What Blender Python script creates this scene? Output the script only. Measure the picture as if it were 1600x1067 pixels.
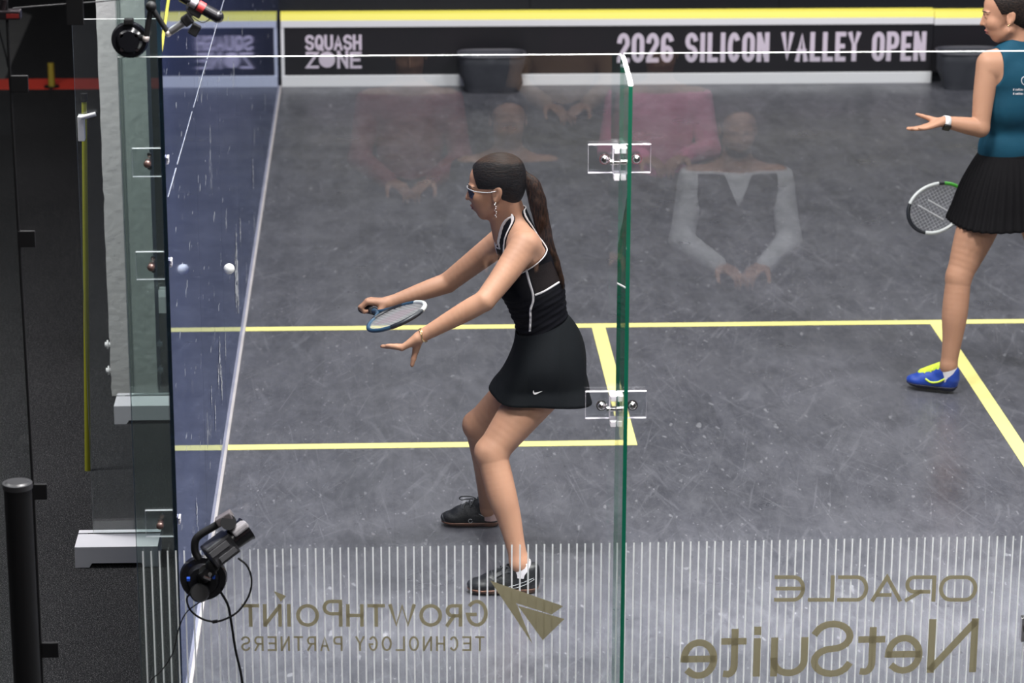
import bpy, bmesh, math, random
import numpy as np
from mathutils import Vector, Matrix
from mathutils.bvhtree import BVHTree
random.seed(7); np.random.seed(7)
for o in list(bpy.data.objects): bpy.data.objects.remove(o, do_unlink=True)
SC = bpy.context.scene; COL = SC.collection
V = lambda *a: np.array(a, float)
def nrm(v): v = np.asarray(v, float); return v/np.linalg.norm(v)

# ------------------------------------------------------------------ camera
CX, CY, CZ, PAN, TILT, ROLL, FPX = 0.63542, -8.26317, 3.75204, 0.0476449, 0.295349, 0.00323935, 4449.77
_fw = V(math.sin(PAN)*math.cos(TILT), math.cos(PAN)*math.cos(TILT), -math.sin(TILT))
_r0 = V(math.cos(PAN), -math.sin(PAN), 0); _u0 = np.cross(_r0, _fw)
RT = math.cos(ROLL)*_r0+math.sin(ROLL)*_u0; UP = -math.sin(ROLL)*_r0+math.cos(ROLL)*_u0; FW = _fw
CAM = V(CX, CY, CZ)
cd = bpy.data.cameras.new('camera'); cam = bpy.data.objects.new('camera', cd); COL.objects.link(cam)
m = Matrix.Identity(4)
for i in range(3):
    m[i][0] = RT[i]; m[i][1] = UP[i]; m[i][2] = -FW[i]; m[i][3] = CAM[i]
cam.matrix_world = m
cd.sensor_width = 36; cd.lens = FPX/1600*36; cd.clip_start = .1; cd.clip_end = 200
cd.dof.use_dof = True; cd.dof.focus_distance = 9.9; cd.dof.aperture_fstop = 4.5
SC.camera = cam
def ray(x, y): return FW+RT*(x-800)/FPX-UP*(y-533.5)/FPX
def at(x, y, ax, v):
    d = ray(x, y); return CAM+d*((v-CAM[ax])/d[ax])
def PY(x, y, v): return at(x, y, 1, v)      # a pixel on the vertical plane y = v
def PZ(x, y, z=0.): return at(x, y, 2, z)   # a pixel on a level plane

# ------------------------------------------------------------------ world, lights, exposure
SC.view_settings.view_transform = 'Standard'; SC.view_settings.look = 'None'
SC.view_settings.gamma = 1; SC.view_settings.use_curve_mapping = False
SC.view_settings.exposure = 0.5
SC.cycles.transparent_max_bounces = 48
W = bpy.data.worlds.new('world'); SC.world = W; W.use_nodes = True
W.node_tree.nodes['Background'].inputs[0].default_value = (.5, .53, .6, 1)
W.node_tree.nodes['Background'].inputs[1].default_value = .035
def area(name, loc, sx, sy, power, col=(1, .98, .97), target=None):
    l = bpy.data.lights.new(name, 'AREA'); l.shape = 'RECTANGLE'; l.size = sx; l.size_y = sy; l.energy = power; l.color = col
    o = bpy.data.objects.new(name, l); COL.objects.link(o); o.location = loc
    if target is not None:
        o.rotation_euler = (Vector(target)-Vector(loc)).to_track_quat('-Z', 'Y').to_euler()
    return o
# rig of lamp panels hung over the court
for lx in (1.0, 5.4):
    area('court_lamp', (lx, .7, 6.0), 1.2, 1.2, 290, target=(lx+(.3 if lx < 3 else -.3), .6, 0))
    area('court_lamp', (lx, 4.6, 6.2), 1.2, 1.6, 105, target=(lx, 4.6, 0))
    area('court_lamp', (lx, 8.0, 6.2), 1.2, 1.6, 90, target=(lx, 8.4, 0))
# added fill strip above the back wall, brightens the near floor and stripes
area('added_back_fill', (3.2, -.35, 3.5), 6.2, .15, 115, target=(3.2, .0, 0)).data.spread = 1.0
# hall lamps outside the court: along the left aisle and over the seats
area('hall_lamp', (-2.4, 2.0, 5.2), .8, 3.0, 260, target=(-.6, 2.0, 0))
area('hall_lamp', (1.6, -5.5, 5.6), 4.0, .8, 130, target=(1.6, 0, .6))
area('seating_lamp', (2.2, -1.6, 5.4), 1.2, .6, 55, target=(2.0, -3.6, 1.0))

# ------------------------------------------------------------------ materials
MATS = {}
def _n(nt, t, **kw):
    n = nt.nodes.new(t)
    for k, v in kw.items(): setattr(n, k, v)
    return n
def pbr(name, col, rough=.5, metal=0, spec=.5, noise=None, bump=None, coat=0, sss=0, emit=None, sheen=0):
    """noise=(scale, amount, second colour), bump=(scale, strength)"""
    if name in MATS: return MATS[name]
    mt = bpy.data.materials.new(name); mt.use_nodes = True; nt = mt.node_tree; b = nt.nodes['Principled BSDF']
    b.inputs['Base Color'].default_value = (*col, 1); b.inputs['Roughness'].default_value = rough
    b.inputs['Metallic'].default_value = metal; b.inputs['Specular IOR Level'].default_value = spec
    b.inputs['Coat Weight'].default_value = coat
    if sheen: b.inputs['Sheen Weight'].default_value = sheen
    if sss:
        b.inputs['Subsurface Weight'].default_value = sss; b.inputs['Subsurface Radius'].default_value = (.012, .005, .003)
        b.inputs['Subsurface Scale'].default_value = .6
    tc = _n(nt, 'ShaderNodeTexCoord')
    if noise:
        nz = _n(nt, 'ShaderNodeTexNoise'); nz.inputs['Scale'].default_value = noise[0]; nz.inputs['Detail'].default_value = 5
        nt.links.new(tc.outputs['Object'], nz.inputs['Vector'])
        mx = _n(nt, 'ShaderNodeMix', data_type='RGBA'); mx.inputs[6].default_value = (*col, 1); mx.inputs[7].default_value = (*noise[2], 1)
        mr = _n(nt, 'ShaderNodeMapRange'); mr.inputs[1].default_value = .35; mr.inputs[2].default_value = .7; mr.inputs[4].default_value = noise[1]
        nt.links.new(nz.outputs['Fac'], mr.inputs[0]); nt.links.new(mr.outputs[0], mx.inputs[0]); nt.links.new(mx.outputs[2], b.inputs['Base Color'])
    if bump:
        nb = _n(nt, 'ShaderNodeTexNoise'); nb.inputs['Scale'].default_value = bump[0]; nb.inputs['Detail'].default_value = 4
        nt.links.new(tc.outputs['Object'], nb.inputs['Vector'])
        bp = _n(nt, 'ShaderNodeBump'); bp.inputs['Strength'].default_value = bump[1]; bp.inputs['Distance'].default_value = .01
        nt.links.new(nb.outputs['Fac'], bp.inputs['Height']); nt.links.new(bp.outputs[0], b.inputs['Normal'])
    if emit:
        b.inputs['Emission Color'].default_value = (*emit[0], 1); b.inputs['Emission Strength'].default_value = emit[1]
    MATS[name] = mt; return mt
def glass(name, tint, ior, rough=0.0, gl=(1, 1, 1)):
    if name in MATS: return MATS[name]
    mt = bpy.data.materials.new(name); mt.use_nodes = True; nt = mt.node_tree; nt.nodes.clear()
    out = _n(nt, 'ShaderNodeOutputMaterial'); mix = _n(nt, 'ShaderNodeMixShader'); fr = _n(nt, 'ShaderNodeFresnel'); fr.inputs[0].default_value = ior
    geo = _n(nt, 'ShaderNodeNewGeometry')
    # the same reflectance for both faces of the slab (no total reflection inside)
    sel = _n(nt, 'ShaderNodeMix', data_type='FLOAT'); sel.inputs[2].default_value = ior; sel.inputs[3].default_value = 1/ior
    nt.links.new(geo.outputs['Backfacing'], sel.inputs[0]); nt.links.new(sel.outputs[0], fr.inputs[0])
    tr = _n(nt, 'ShaderNodeBsdfTransparent'); tr.inputs[0].default_value = (*tint, 1)
    gs = _n(nt, 'ShaderNodeBsdfGlossy'); gs.inputs['Roughness'].default_value = rough; gs.inputs[0].default_value = (*gl, 1)
    nt.links.new(fr.outputs[0], mix.inputs[0]); nt.links.new(tr.outputs[0], mix.inputs[1]); nt.links.new(gs.outputs[0], mix.inputs[2])
    nt.links.new(mix.outputs[0], out.inputs[0]); MATS[name] = mt; return mt

GLASS = glass('clear_glass', (.96, .975, .97), 1.55)
GLASSG = glass('green_glass', (.90, .955, .935), 1.52)
ACRYL = glass('clear_acrylic', (.93, .94, .95), 1.5)
def hall_haze():  # a little diffuse white stands in for hall light reflected in the fins
    mt = glass('hall_haze_glass', (.93, .955, .945), 1.52); nt = mt.node_tree; out = nt.nodes['Material Output']; src = out.inputs[0].links[0].from_socket
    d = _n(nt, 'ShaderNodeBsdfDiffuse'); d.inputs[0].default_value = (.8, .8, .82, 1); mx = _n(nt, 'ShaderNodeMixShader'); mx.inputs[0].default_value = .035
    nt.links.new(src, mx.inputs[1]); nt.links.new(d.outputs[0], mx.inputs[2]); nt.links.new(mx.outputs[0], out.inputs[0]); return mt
HALL_HAZE = hall_haze()
EDGE = pbr('glass_edge_green', (.006, .17, .095), .25, noise=(5, .5, (.012, .24, .14)))
EDGET = pbr('glass_edge_top_lit', (.78, .80, .78), .35)  # pale colour imitates overhead light caught on the top edges
EDGED = pbr('glass_edge_dark', (.012, .03, .045), .3)
ACE = pbr('acrylic_edge', (.85, .80, .86), .35)
YEL = pbr('line_yellow', (.86, .78, .27), .5, noise=(9, .5, (.80, .72, .25)))
YELT = pbr('tin_yellow', (.88, .80, .12), .45)
WHT = pbr('paint_white', (.82, .82, .84), .45)
BLK = pbr('matte_black', (.006, .006, .007), .55, spec=.3)
BLKG = pbr('gloss_black', (.007, .007, .009), .25)
CHROME = pbr('steel', (.62, .60, .60), .2, 1)
DARKM = pbr('dark_metal', (.06, .05, .055), .3, .8)
def vinyl(name, col, thru):
    mt = bpy.data.materials.new(name); mt.use_nodes = True; nt = mt.node_tree; nt.nodes.clear(); L = nt.links.new
    out = _n(nt, 'ShaderNodeOutputMaterial'); d = _n(nt, 'ShaderNodeBsdfDiffuse'); t = _n(nt, 'ShaderNodeBsdfTranslucent'); mx = _n(nt, 'ShaderNodeMixShader')
    tc = _n(nt, 'ShaderNodeTexCoord'); nz = _n(nt, 'ShaderNodeTexNoise'); nz.inputs['Scale'].default_value = 40; L(tc.outputs['Object'], nz.inputs['Vector'])
    mc = _n(nt, 'ShaderNodeMix', data_type='RGBA'); mc.inputs[6].default_value = (*col, 1); mc.inputs[7].default_value = (*[c_*.9 for c_ in col], 1); L(nz.outputs['Fac'], mc.inputs[0])
    L(mc.outputs[2], d.inputs[0]); L(mc.outputs[2], t.inputs[0]); mx.inputs[0].default_value = thru
    L(d.outputs[0], mx.inputs[1]); L(t.outputs[0], mx.inputs[2]); L(mx.outputs[0], out.inputs[0]); return mt
GOLD = vinyl('gold_vinyl', (.33, .295, .19), .55)
STRIPE = vinyl('white_vinyl', (.93, .95, .95), .5)
TINB = pbr('tin_black', (.008, .008, .011), .4, noise=(3, .5, (.014, .010, .014)))
LETW = pbr('print_white', (.66, .58, .68), .6)
SKIN = pbr('skin_tan', (.44, .235, .152), .55, sss=.05, spec=.35, noise=(14, .4, (.37, .185, .115)), bump=(160, .05))
SKIN2 = pbr('skin_warm', (.44, .232, .148), .55, sss=.05, spec=.35, noise=(12, .4, (.37, .185, .112)), bump=(160, .05))
SKIN3 = pbr('skin_medium', (.42, .23, .15), .5, noise=(12, .35, (.35, .18, .12)))
def hair_mat(name, c1, c2, sc=(60, 60, 8)):
    mt = bpy.data.materials.new(name); mt.use_nodes = True; nt = mt.node_tree; b = nt.nodes['Principled BSDF']
    tc = _n(nt, 'ShaderNodeTexCoord'); mp = _n(nt, 'ShaderNodeMapping'); mp.inputs['Scale'].default_value = sc
    nz = _n(nt, 'ShaderNodeTexNoise'); nz.inputs['Scale'].default_value = 3.5; nz.inputs['Detail'].default_value = 6
    mx = _n(nt, 'ShaderNodeMix', data_type='RGBA'); mx.inputs[6].default_value = (*c1, 1); mx.inputs[7].default_value = (*c2, 1)
    mr = _n(nt, 'ShaderNodeMapRange'); mr.inputs[1].default_value = .4; mr.inputs[2].default_value = .68
    bp = _n(nt, 'ShaderNodeBump'); bp.inputs['Strength'].default_value = .5; bp.inputs['Distance'].default_value = .004
    L = nt.links.new
    L(tc.outputs['Object'], mp.inputs[0]); L(mp.outputs[0], nz.inputs['Vector']); L(nz.outputs['Fac'], mr.inputs[0]); L(mr.outputs[0], mx.inputs[0])
    L(mx.outputs[2], b.inputs['Base Color']); L(nz.outputs['Fac'], bp.inputs['Height']); L(bp.outputs[0], b.inputs['Normal'])
    b.inputs['Roughness'].default_value = .5; b.inputs['Specular IOR Level'].default_value = .14
    return mt
HAIR = hair_mat('hair_brown', (.004, .0035, .0035), (.014, .008, .006), (14, 40, 60))
HAIRT = hair_mat('hair_ponytail', (.010, .006, .005), (.05, .024, .015), (60, 60, 10))
HAIR2 = hair_mat('hair_black', (.008, .007, .007), (.03, .02, .016), (30, 40, 60))
TOPB = pbr('top_black', (.003, .003, .006), .8, spec=.1, noise=(9, .5, (.005, .005, .0075)), bump=(22, .2))
MESHP = pbr('top_mesh_panel', (.014, .009, .009), .8, spec=.15, bump=(300, .2))
SKIRTB = pbr('skirt_black', (.003, .004, .0055), .8, spec=.1, noise=(8, .4, (.0045, .0055, .007)), bump=(14, .2))
PIPE = pbr('piping_white', (.72, .68, .70), .6)
TEAL = pbr('top_teal', (.006, .058, .10), .75, spec=.2, noise=(10, .5, (.005, .042, .075)), bump=(18, .3))
PLEAT = pbr('skirt_pleated_black', (.004, .0035, .0045), .8, spec=.12)
SHOEB = pbr('shoe_black', (.006, .0065, .008), .45, spec=.35, noise=(30, .6, (.016, .017, .021)), bump=(90, .2))
GUM = pbr('sole_gum', (.20, .085, .05), .5, noise=(20, .6, (.06, .03, .025)))
GREYL = pbr('shoe_grey', (.35, .36, .38), .5)
SOCK = pbr('sock_white', (.78, .74, .78), .8)
SHOEBL = pbr('shoe_blue', (.012, .055, .36), .45, noise=(25, .4, (.01, .035, .22)))
NEON = pbr('shoe_neon', (.62, .78, .06), .5)
SOLED = pbr('sole_dark', (.012, .013, .03), .5)

def floor_mat():
    mt = bpy.data.materials.new('court_floor'); mt.use_nodes = True; nt = mt.node_tree; b = nt.nodes['Principled BSDF']; L = nt.links.new
    tc = _n(nt, 'ShaderNodeTexCoord')
    def noise(scale, det=4, vec=None, rough=.5, dist=0):
        n = _n(nt, 'ShaderNodeTexNoise'); n.inputs['Scale'].default_value = scale; n.inputs['Detail'].default_value = det
        n.inputs['Roughness'].default_value = rough; n.inputs['Distortion'].default_value = dist
        L(vec if vec else tc.outputs['Object'], n.inputs['Vector']); return n.outputs['Fac']
    def rng(x, a, b_, c=0, d=1):
        r = _n(nt, 'ShaderNodeMapRange'); r.inputs[1].default_value = a; r.inputs[2].default_value = b_; r.inputs[3].default_value = c; r.inputs[4].default_value = d
        L(x, r.inputs[0]); return r.outputs[0]
    def mixc(f, a, c):
        mx = _n(nt, 'ShaderNodeMix', data_type='RGBA'); L(f, mx.inputs[0])
        for i, v in ((6, a), (7, c)):
            if isinstance(v, tuple): mx.inputs[i].default_value = (*v, 1)
            else: L(v, mx.inputs[i])
        return mx.outputs[2]
    base = mixc(rng(noise(1.3, 6), .35, .68), (.058, .059, .073), (.088, .088, .105))
    # boards: faint tone per board
    mp = _n(nt, 'ShaderNodeMapping'); mp.inputs['Rotation'].default_value = (0, 0, math.pi/2); L(tc.outputs['Object'], mp.inputs[0])
    br = _n(nt, 'ShaderNodeTexBrick'); br.offset = .37; br.inputs['Scale'].default_value = 1; br.inputs['Brick Width'].default_value = 1.1
    br.inputs['Row Height'].default_value = .075; br.inputs['Mortar Size'].default_value = .0015; br.inputs['Bias'].default_value = 0
    br.inputs[1].default_value = (.88, .88, .88, 1); br.inputs[2].default_value = (1.08, 1.08, 1.08, 1); br.inputs[3].default_value = (.78, .78, .78, 1)
    L(mp.outputs[0], br.inputs[0])
    mul = _n(nt, 'ShaderNodeMix', data_type='RGBA', blend_type='MULTIPLY'); mul.inputs[0].default_value = .8
    L(base, mul.inputs[6]); L(br.outputs[0], mul.inputs[7]); col = mul.outputs[2]
    # dark worn patches
    col = mixc(rng(noise(2.7, 7, rough=.65), .52, .72, 0, .55), col, (.036, .037, .047))
    # scuffs and scratches: long along the court, in many directions
    for ang, sx, sy, sc_, lo, amt in ((.25, 18, 1.4, 1.5, .60, .40), (-.35, 20, 1.5, 1.5, .60, .40), (.7, 16, 1.8, 1.5, .61, .32), (-.8, 22, 1.8, 1.5, .61, .34),
                                 (.1, 70, 1.6, 1.2, .62, .55), (-.18, 80, 1.5, 1.2, .62, .55), (.45, 75, 1.8, 1.3, .625, .5), (-.55, 70, 2, 1.2, .625, .5), (1.2, 60, 3, 1.2, .635, .4)):
        m2 = _n(nt, 'ShaderNodeMapping', vector_type='TEXTURE'); m2.inputs['Rotation'].default_value = (0, 0, ang); m2.inputs['Scale'].default_value = (1/sx, 1/sy, 1)
        m2.inputs['Location'].default_value = (ang*7, ang*3, 0)
        L(tc.outputs['Object'], m2.inputs[0])
        col = mixc(rng(noise(sc_, 3, m2.outputs[0], dist=.9), lo+.02, lo+.10, 0, amt*.62), col, (.20, .20, .225))
    # mottled wear, stretched along the boards
    m3 = _n(nt, 'ShaderNodeMapping'); m3.inputs['Scale'].default_value = (1, .36, 1); L(tc.outputs['Object'], m3.inputs[0]); mv = m3.outputs[0]
    col = mixc(rng(noise(9, 8, mv, rough=.72), .46, .66, 0, .42), col, (.145, .145, .165))
    col = mixc(rng(noise(6, 8, mv, rough=.75), .50, .68, 0, .5), col, (.033, .034, .043))
    col = mixc(rng(noise(40, 4, mv, rough=.7), .45, .7, 0, .35), col, (.13, .13, .148))
    # fine ball marks
    for sc_, lo, amt in ((26, .69, .3), (70, .69, .4)):
        col = mixc(rng(noise(sc_, 2, mv), lo, lo+.04, 0, amt), col, (.40, .40, .43))
    col = mixc(rng(noise(33, 2), .28, .31, .6, 0), col, (.035, .035, .045))
    L(col, b.inputs['Base Color'])
    L(rng(noise(3, 5), .3, .7, .26, .42), b.inputs['Roughness']); b.inputs['Specular IOR Level'].default_value = .4
    return mt
FLOOR = floor_mat()
CARPET = pbr('carpet_dark', (.012, .012, .013), .95, noise=(2.0, .6, (.022, .022, .023)), spec=.1)
def carpet():
    mt = bpy.data.materials.new('carpet'); mt.use_nodes = True; nt = mt.node_tree; b = nt.nodes['Principled BSDF']; L = nt.links.new
    tc = _n(nt, 'ShaderNodeTexCoord'); a = _n(nt, 'ShaderNodeTexNoise'); a.inputs['Scale'].default_value = 170; a.inputs['Detail'].default_value = 3
    c = _n(nt, 'ShaderNodeTexNoise'); c.inputs['Scale'].default_value = 1.1; c.inputs['Detail'].default_value = 4
    L(tc.outputs['Object'], a.inputs['Vector']); L(tc.outputs['Object'], c.inputs['Vector'])
    cr = _n(nt, 'ShaderNodeValToRGB'); e = cr.color_ramp.elements
    e[0].position = .38; e[0].color = (.005, .005, .006, 1); e[1].position = .75; e[1].color = (.050, .050, .053, 1)
    L(a.outputs['Fac'], cr.inputs[0])
    mx = _n(nt, 'ShaderNodeMix', data_type='RGBA', blend_type='MULTIPLY'); mx.inputs[0].default_value = .6
    c2 = _n(nt, 'ShaderNodeValToRGB'); c2.color_ramp.elements[0].position = .3; c2.color_ramp.elements[0].color = (.5, .5, .5, 1); c2.color_ramp.elements[1].position = .7
    L(c.outputs['Fac'], c2.inputs[0]); L(cr.outputs[0], mx.inputs[6]); L(c2.outputs[0], mx.inputs[7]); 
    sp_ = _n(nt, 'ShaderNodeTexNoise'); sp_.inputs['Scale'].default_value = 330; sp_.inputs['Detail'].default_value = 1; L(tc.outputs['Object'], sp_.inputs['Vector'])
    sr = _n(nt, 'ShaderNodeMapRange'); sr.inputs[1].default_value = .645; sr.inputs[2].default_value = .70; sr.inputs[4].default_value = .8; L(sp_.outputs['Fac'], sr.inputs[0])
    m9 = _n(nt, 'ShaderNodeMix', data_type='RGBA'); m9.inputs[7].default_value = (.30, .30, .30, 1); L(sr.outputs[0], m9.inputs[0]); L(mx.outputs[2], m9.inputs[6]); L(m9.outputs[2], b.inputs['Base Color'])
    b.inputs['Roughness'].default_value = .95; b.inputs['Specular IOR Level'].default_value = .1
    return mt
CARPET = carpet()
def wall_mat():
    """blue one-way court glass: printed film, glossy face, ball scuffs"""
    mt = bpy.data.materials.new('court_wall_blue'); mt.use_nodes = True; nt = mt.node_tree; nt.nodes.clear(); L = nt.links.new
    out = _n(nt, 'ShaderNodeOutputMaterial'); tc = _n(nt, 'ShaderNodeTexCoord')
    def noise(scale, det, sc=(1, 1, 1)):
        mp = _n(nt, 'ShaderNodeMapping'); mp.inputs['Scale'].default_value = sc; L(tc.outputs['Object'], mp.inputs[0])
        n = _n(nt, 'ShaderNodeTexNoise'); n.inputs['Scale'].default_value = scale; n.inputs['Detail'].default_value = det; L(mp.outputs[0], n.inputs['Vector']); return n.outputs['Fac']
    def rng(x, a, b_, c=0, d=1):
        r = _n(nt, 'ShaderNodeMapRange'); r.inputs[1].default_value = a; r.inputs[2].default_value = b_; r.inputs[3].default_value = c; r.inputs[4].default_value = d
        L(x, r.inputs[0]); return r.outputs[0]
    mx = _n(nt, 'ShaderNodeMix', data_type='RGBA'); mx.inputs[6].default_value = (.035, .05, .14, 1); mx.inputs[7].default_value = (.06, .075, .18, 1)
    L(rng(noise(1.2, 4), .3, .7), mx.inputs[0])
    marks = rng(noise(2.3, 4, (1, .9, 1.5)), .645, .70)
    fine = rng(noise(10, 3, (1, .5, 1.6)), .65, .69)
    add = _n(nt, 'ShaderNodeMath', operation='MAXIMUM'); L(marks, add.inputs[0]); L(fine, add.inputs[1])
    brk = _n(nt, 'ShaderNodeMath', operation='MULTIPLY'); L(add.outputs[0], brk.inputs[0]); L(rng(noise(30, 3), .35, .6), brk.inputs[1])
    mk = brk.outputs[0]
    m2 = _n(nt, 'ShaderNodeMix', data_type='RGBA'); L(mk, m2.inputs[0]); L(mx.outputs[2], m2.inputs[6]); m2.inputs[7].default_value = (.50, .52, .58, 1)
    df = _n(nt, 'ShaderNodeBsdfDiffuse'); L(m2.outputs[2], df.inputs[0])
    tr = _n(nt, 'ShaderNodeBsdfTransparent'); tr.inputs[0].default_value = (.25, .30, .5, 1)
    a = _n(nt, 'ShaderNodeMixShader'); a.inputs[0].default_value = .2; L(df.outputs[0], a.inputs[1]); L(tr.outputs[0], a.inputs[2])
    gl = _n(nt, 'ShaderNodeBsdfGlossy'); gl.inputs['Roughness'].default_value = .035; gl.inputs[0].default_value = (.72, .79, 1.0, 1)
    fr = _n(nt, 'ShaderNodeFresnel'); fr.inputs[0].default_value = 1.4
    k = _n(nt, 'ShaderNodeMath', operation='MULTIPLY'); L(fr.outputs[0], k.inputs[0]); L(rng(mk, 0, 1, .95, .35), k.inputs[1])
    b = _n(nt, 'ShaderNodeMixShader'); L(k.outputs[0], b.inputs[0]); L(a.outputs[0], b.inputs[1]); L(gl.outputs[0], b.inputs[2]); L(b.outputs[0], out.inputs[0])
    return mt
WALLB = wall_mat()
FRONTG = pbr('front_glass_dark', (.010, .011, .014), .12, spec=.5)

# ------------------------------------------------------------------ mesh helpers
def link(o, parent=None):
    COL.objects.link(o)
    if parent is not None: o.parent = parent
    return o
def tag(o, label=None, cat=None, group=None, kind=None):
    if label: o['label'] = label
    if cat: o['category'] = cat
    if group: o['group'] = group
    if kind: o['kind'] = kind
    return o
def empty(name, loc=(0, 0, 0)):
    o = bpy.data.objects.new(name, None); COL.objects.link(o); o.location = loc; o.empty_display_size = .1
    bpy.context.view_layer.update(); return o
def mesh_np(name, v, f, mat, parent=None, smooth=True):
    """v (n,3) float, f (m,3|4) int"""
    me = bpy.data.meshes.new(name); v = np.asarray(v, np.float32); f = np.asarray(f, np.int32); n = f.shape[1]
    if parent is not None:
        w = parent
        off = np.zeros(3)
        while w is not None: off = off+np.array(w.location); w = w.parent
        v = v-off.astype(np.float32)
    me.vertices.add(len(v)); me.vertices.foreach_set('co', v.ravel())
    me.loops.add(f.size); me.loops.foreach_set('vertex_index', f.ravel())
    me.polygons.add(len(f)); me.polygons.foreach_set('loop_start', np.arange(0, f.size, n, dtype=np.int32))
    me.polygons.foreach_set('loop_total', np.full(len(f), n, np.int32))
    if smooth: me.polygons.foreach_set('use_smooth', np.ones(len(f), bool))
    me.update(); me.validate()
    for mm in (mat if isinstance(mat, (list, tuple)) else [mat]): me.materials.append(mm)
    return link(bpy.data.objects.new(name, me), parent)
class MB:
    """collects shapes for ONE mesh"""
    def __init__(s): s.v = []; s.f = []; s.mi = []; s.sm = []
    def add(s, v, f, mi=0, sm=False):
        b = len(s.v); s.v += [tuple(map(float, p)) for p in v]; s.f += [[b+i for i in q] for q in f]; s.mi += [mi]*len(f); s.sm += [sm]*len(f); return s
    def box(s, lo, hi, mi=0, bev=0, R=None, c=None, mis=None):
        lo = np.minimum(lo, hi) if False else np.array(lo, float); hi = np.array(hi, float)
        if bev:
            bm = bmesh.new(); bmesh.ops.create_cube(bm, size=1)
            for q in bm.verts: q.co = Vector([lo[i]+(q.co[i]+.5)*(hi[i]-lo[i]) for i in range(3)])
            bmesh.ops.bevel(bm, geom=bm.edges[:], offset=bev, segments=2, affect='EDGES', profile=.6)
            bm.verts.index_update(); v = [np.array(q.co) for q in bm.verts]; f = [[w.index for w in q.verts] for q in bm.faces]; bm.free()
        else:
            v = [np.array([(lo, hi)[i][0], (lo, hi)[j][1], (lo, hi)[k][2]]) for i in (0, 1) for j in (0, 1) for k in (0, 1)]
            f = [[0, 1, 3, 2], [4, 6, 7, 5], [0, 4, 5, 1], [2, 3, 7, 6], [0, 2, 6, 4], [1, 5, 7, 3]]   # -x +x -y +y -z +z
        if R is not None: v = [np.asarray(c)+np.asarray(R).T@p for p in v]
        b = len(s.v); s.v += [tuple(p) for p in v]; s.f += [[b+i for i in q] for q in f]
        s.mi += (mis if mis and not bev else [mi]*len(f)); s.sm += [False]*len(f); return s
    def cyl(s, a, b, r1, r2=None, n=24, mi=0, cap=True):
        a = np.array(a, float); b = np.array(b, float); r2 = r1 if r2 is None else r2
        d = nrm(b-a); x = nrm(np.cross(d, [0, 0, 1] if abs(d[2]) < .9 else [1, 0, 0])); y = np.cross(d, x)
        v = []; f = []
        for i in range(n):
            t = 2*math.pi*i/n; w = x*math.cos(t)+y*math.sin(t); v += [a+w*r1, b+w*r2]
        for i in range(n): j = (i+1) % n; f.append([2*i, 2*j, 2*j+1, 2*i+1])
        s.add(v, f, mi, True)
        if cap:
            s.add([v[2*i] for i in range(n)], [list(range(n))[::-1]], mi); s.add([v[2*i+1] for i in range(n)], [list(range(n))], mi)
        return s
    def tube(s, pts, r, n=10, mi=0, closed=False):
        P = [np.array(p, float) for p in pts]; m_ = len(P); rs = r if hasattr(r, '__len__') else [r]*m_
        T = [nrm(P[(i+1) % m_]-P[i-1]) if closed or 0 < i < m_-1 else nrm(P[min(i+1, m_-1)]-P[max(i-1, 0)]) for i in range(m_)]
        x = nrm(np.cross(T[0], [.12, .34, .93])); v = []; f = []
        for i in range(m_):
            x = nrm(x-T[i]*(x@T[i])); y = np.cross(T[i], x)
            v += [P[i]+(x*math.cos(2*math.pi*k/n)+y*math.sin(2*math.pi*k/n))*rs[i] for k in range(n)]
        for i in range(m_ if closed else m_-1):
            j = (i+1) % m_
            for k in range(n): l = (k+1) % n; f.append([i*n+k, i*n+l, j*n+l, j*n+k])
        s.add(v, f, mi, True)
        if not closed: s.add(v[:n], [list(range(n))[::-1]], mi); s.add(v[-n:], [list(range(n))], mi)
        return s
    def sphere(s, c, r, n=14, mi=0, R=None):
        r = np.array(r if hasattr(r, '__len__') else [r]*3, float); c = np.array(c, float); v = []; f = []
        for i in range(n+1):
            for k in range(2*n):
                a = math.pi*i/n; b = math.pi*k/n; q = V(math.sin(a)*math.cos(b), math.sin(a)*math.sin(b), math.cos(a))*r
                v.append(c+(np.asarray(R).T@q if R is not None else q))
        for i in range(n):
            for k in range(2*n): l = (k+1) % (2*n); f.append([i*2*n+k, (i+1)*2*n+k, (i+1)*2*n+l, i*2*n+l])
        return s.add(v, f, mi, True)
    def build(s, name, mat, parent=None):
        me = bpy.data.meshes.new(name); off = np.zeros(3); w = parent
        while w is not None: off = off+np.array(w.location); w = w.parent
        me.from_pydata([tuple(np.array(p)-off) for p in s.v], [], s.f)
        for mm in (mat if isinstance(mat, (list, tuple)) else [mat]): me.materials.append(mm)
        me.polygons.foreach_set('material_index', s.mi); me.polygons.foreach_set('use_smooth', s.sm); me.update()
        return link(bpy.data.objects.new(name, me), parent)
def spline(pts, n=8):
    """Catmull-Rom through pts"""
    P = [np.array(p, float) for p in pts]; P = [2*P[0]-P[1]]+P+[2*P[-1]-P[-2]]; out = []
    for i in range(1, len(P)-2):
        for k in range(n):
            t = k/n; a, b, c, d = P[i-1:i+3]
            out.append(.5*((2*b)+(c-a)*t+(2*a-5*b+4*c-d)*t*t+(3*b-a-3*c+d)*t**3))
    return out+[P[-2]]

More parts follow.
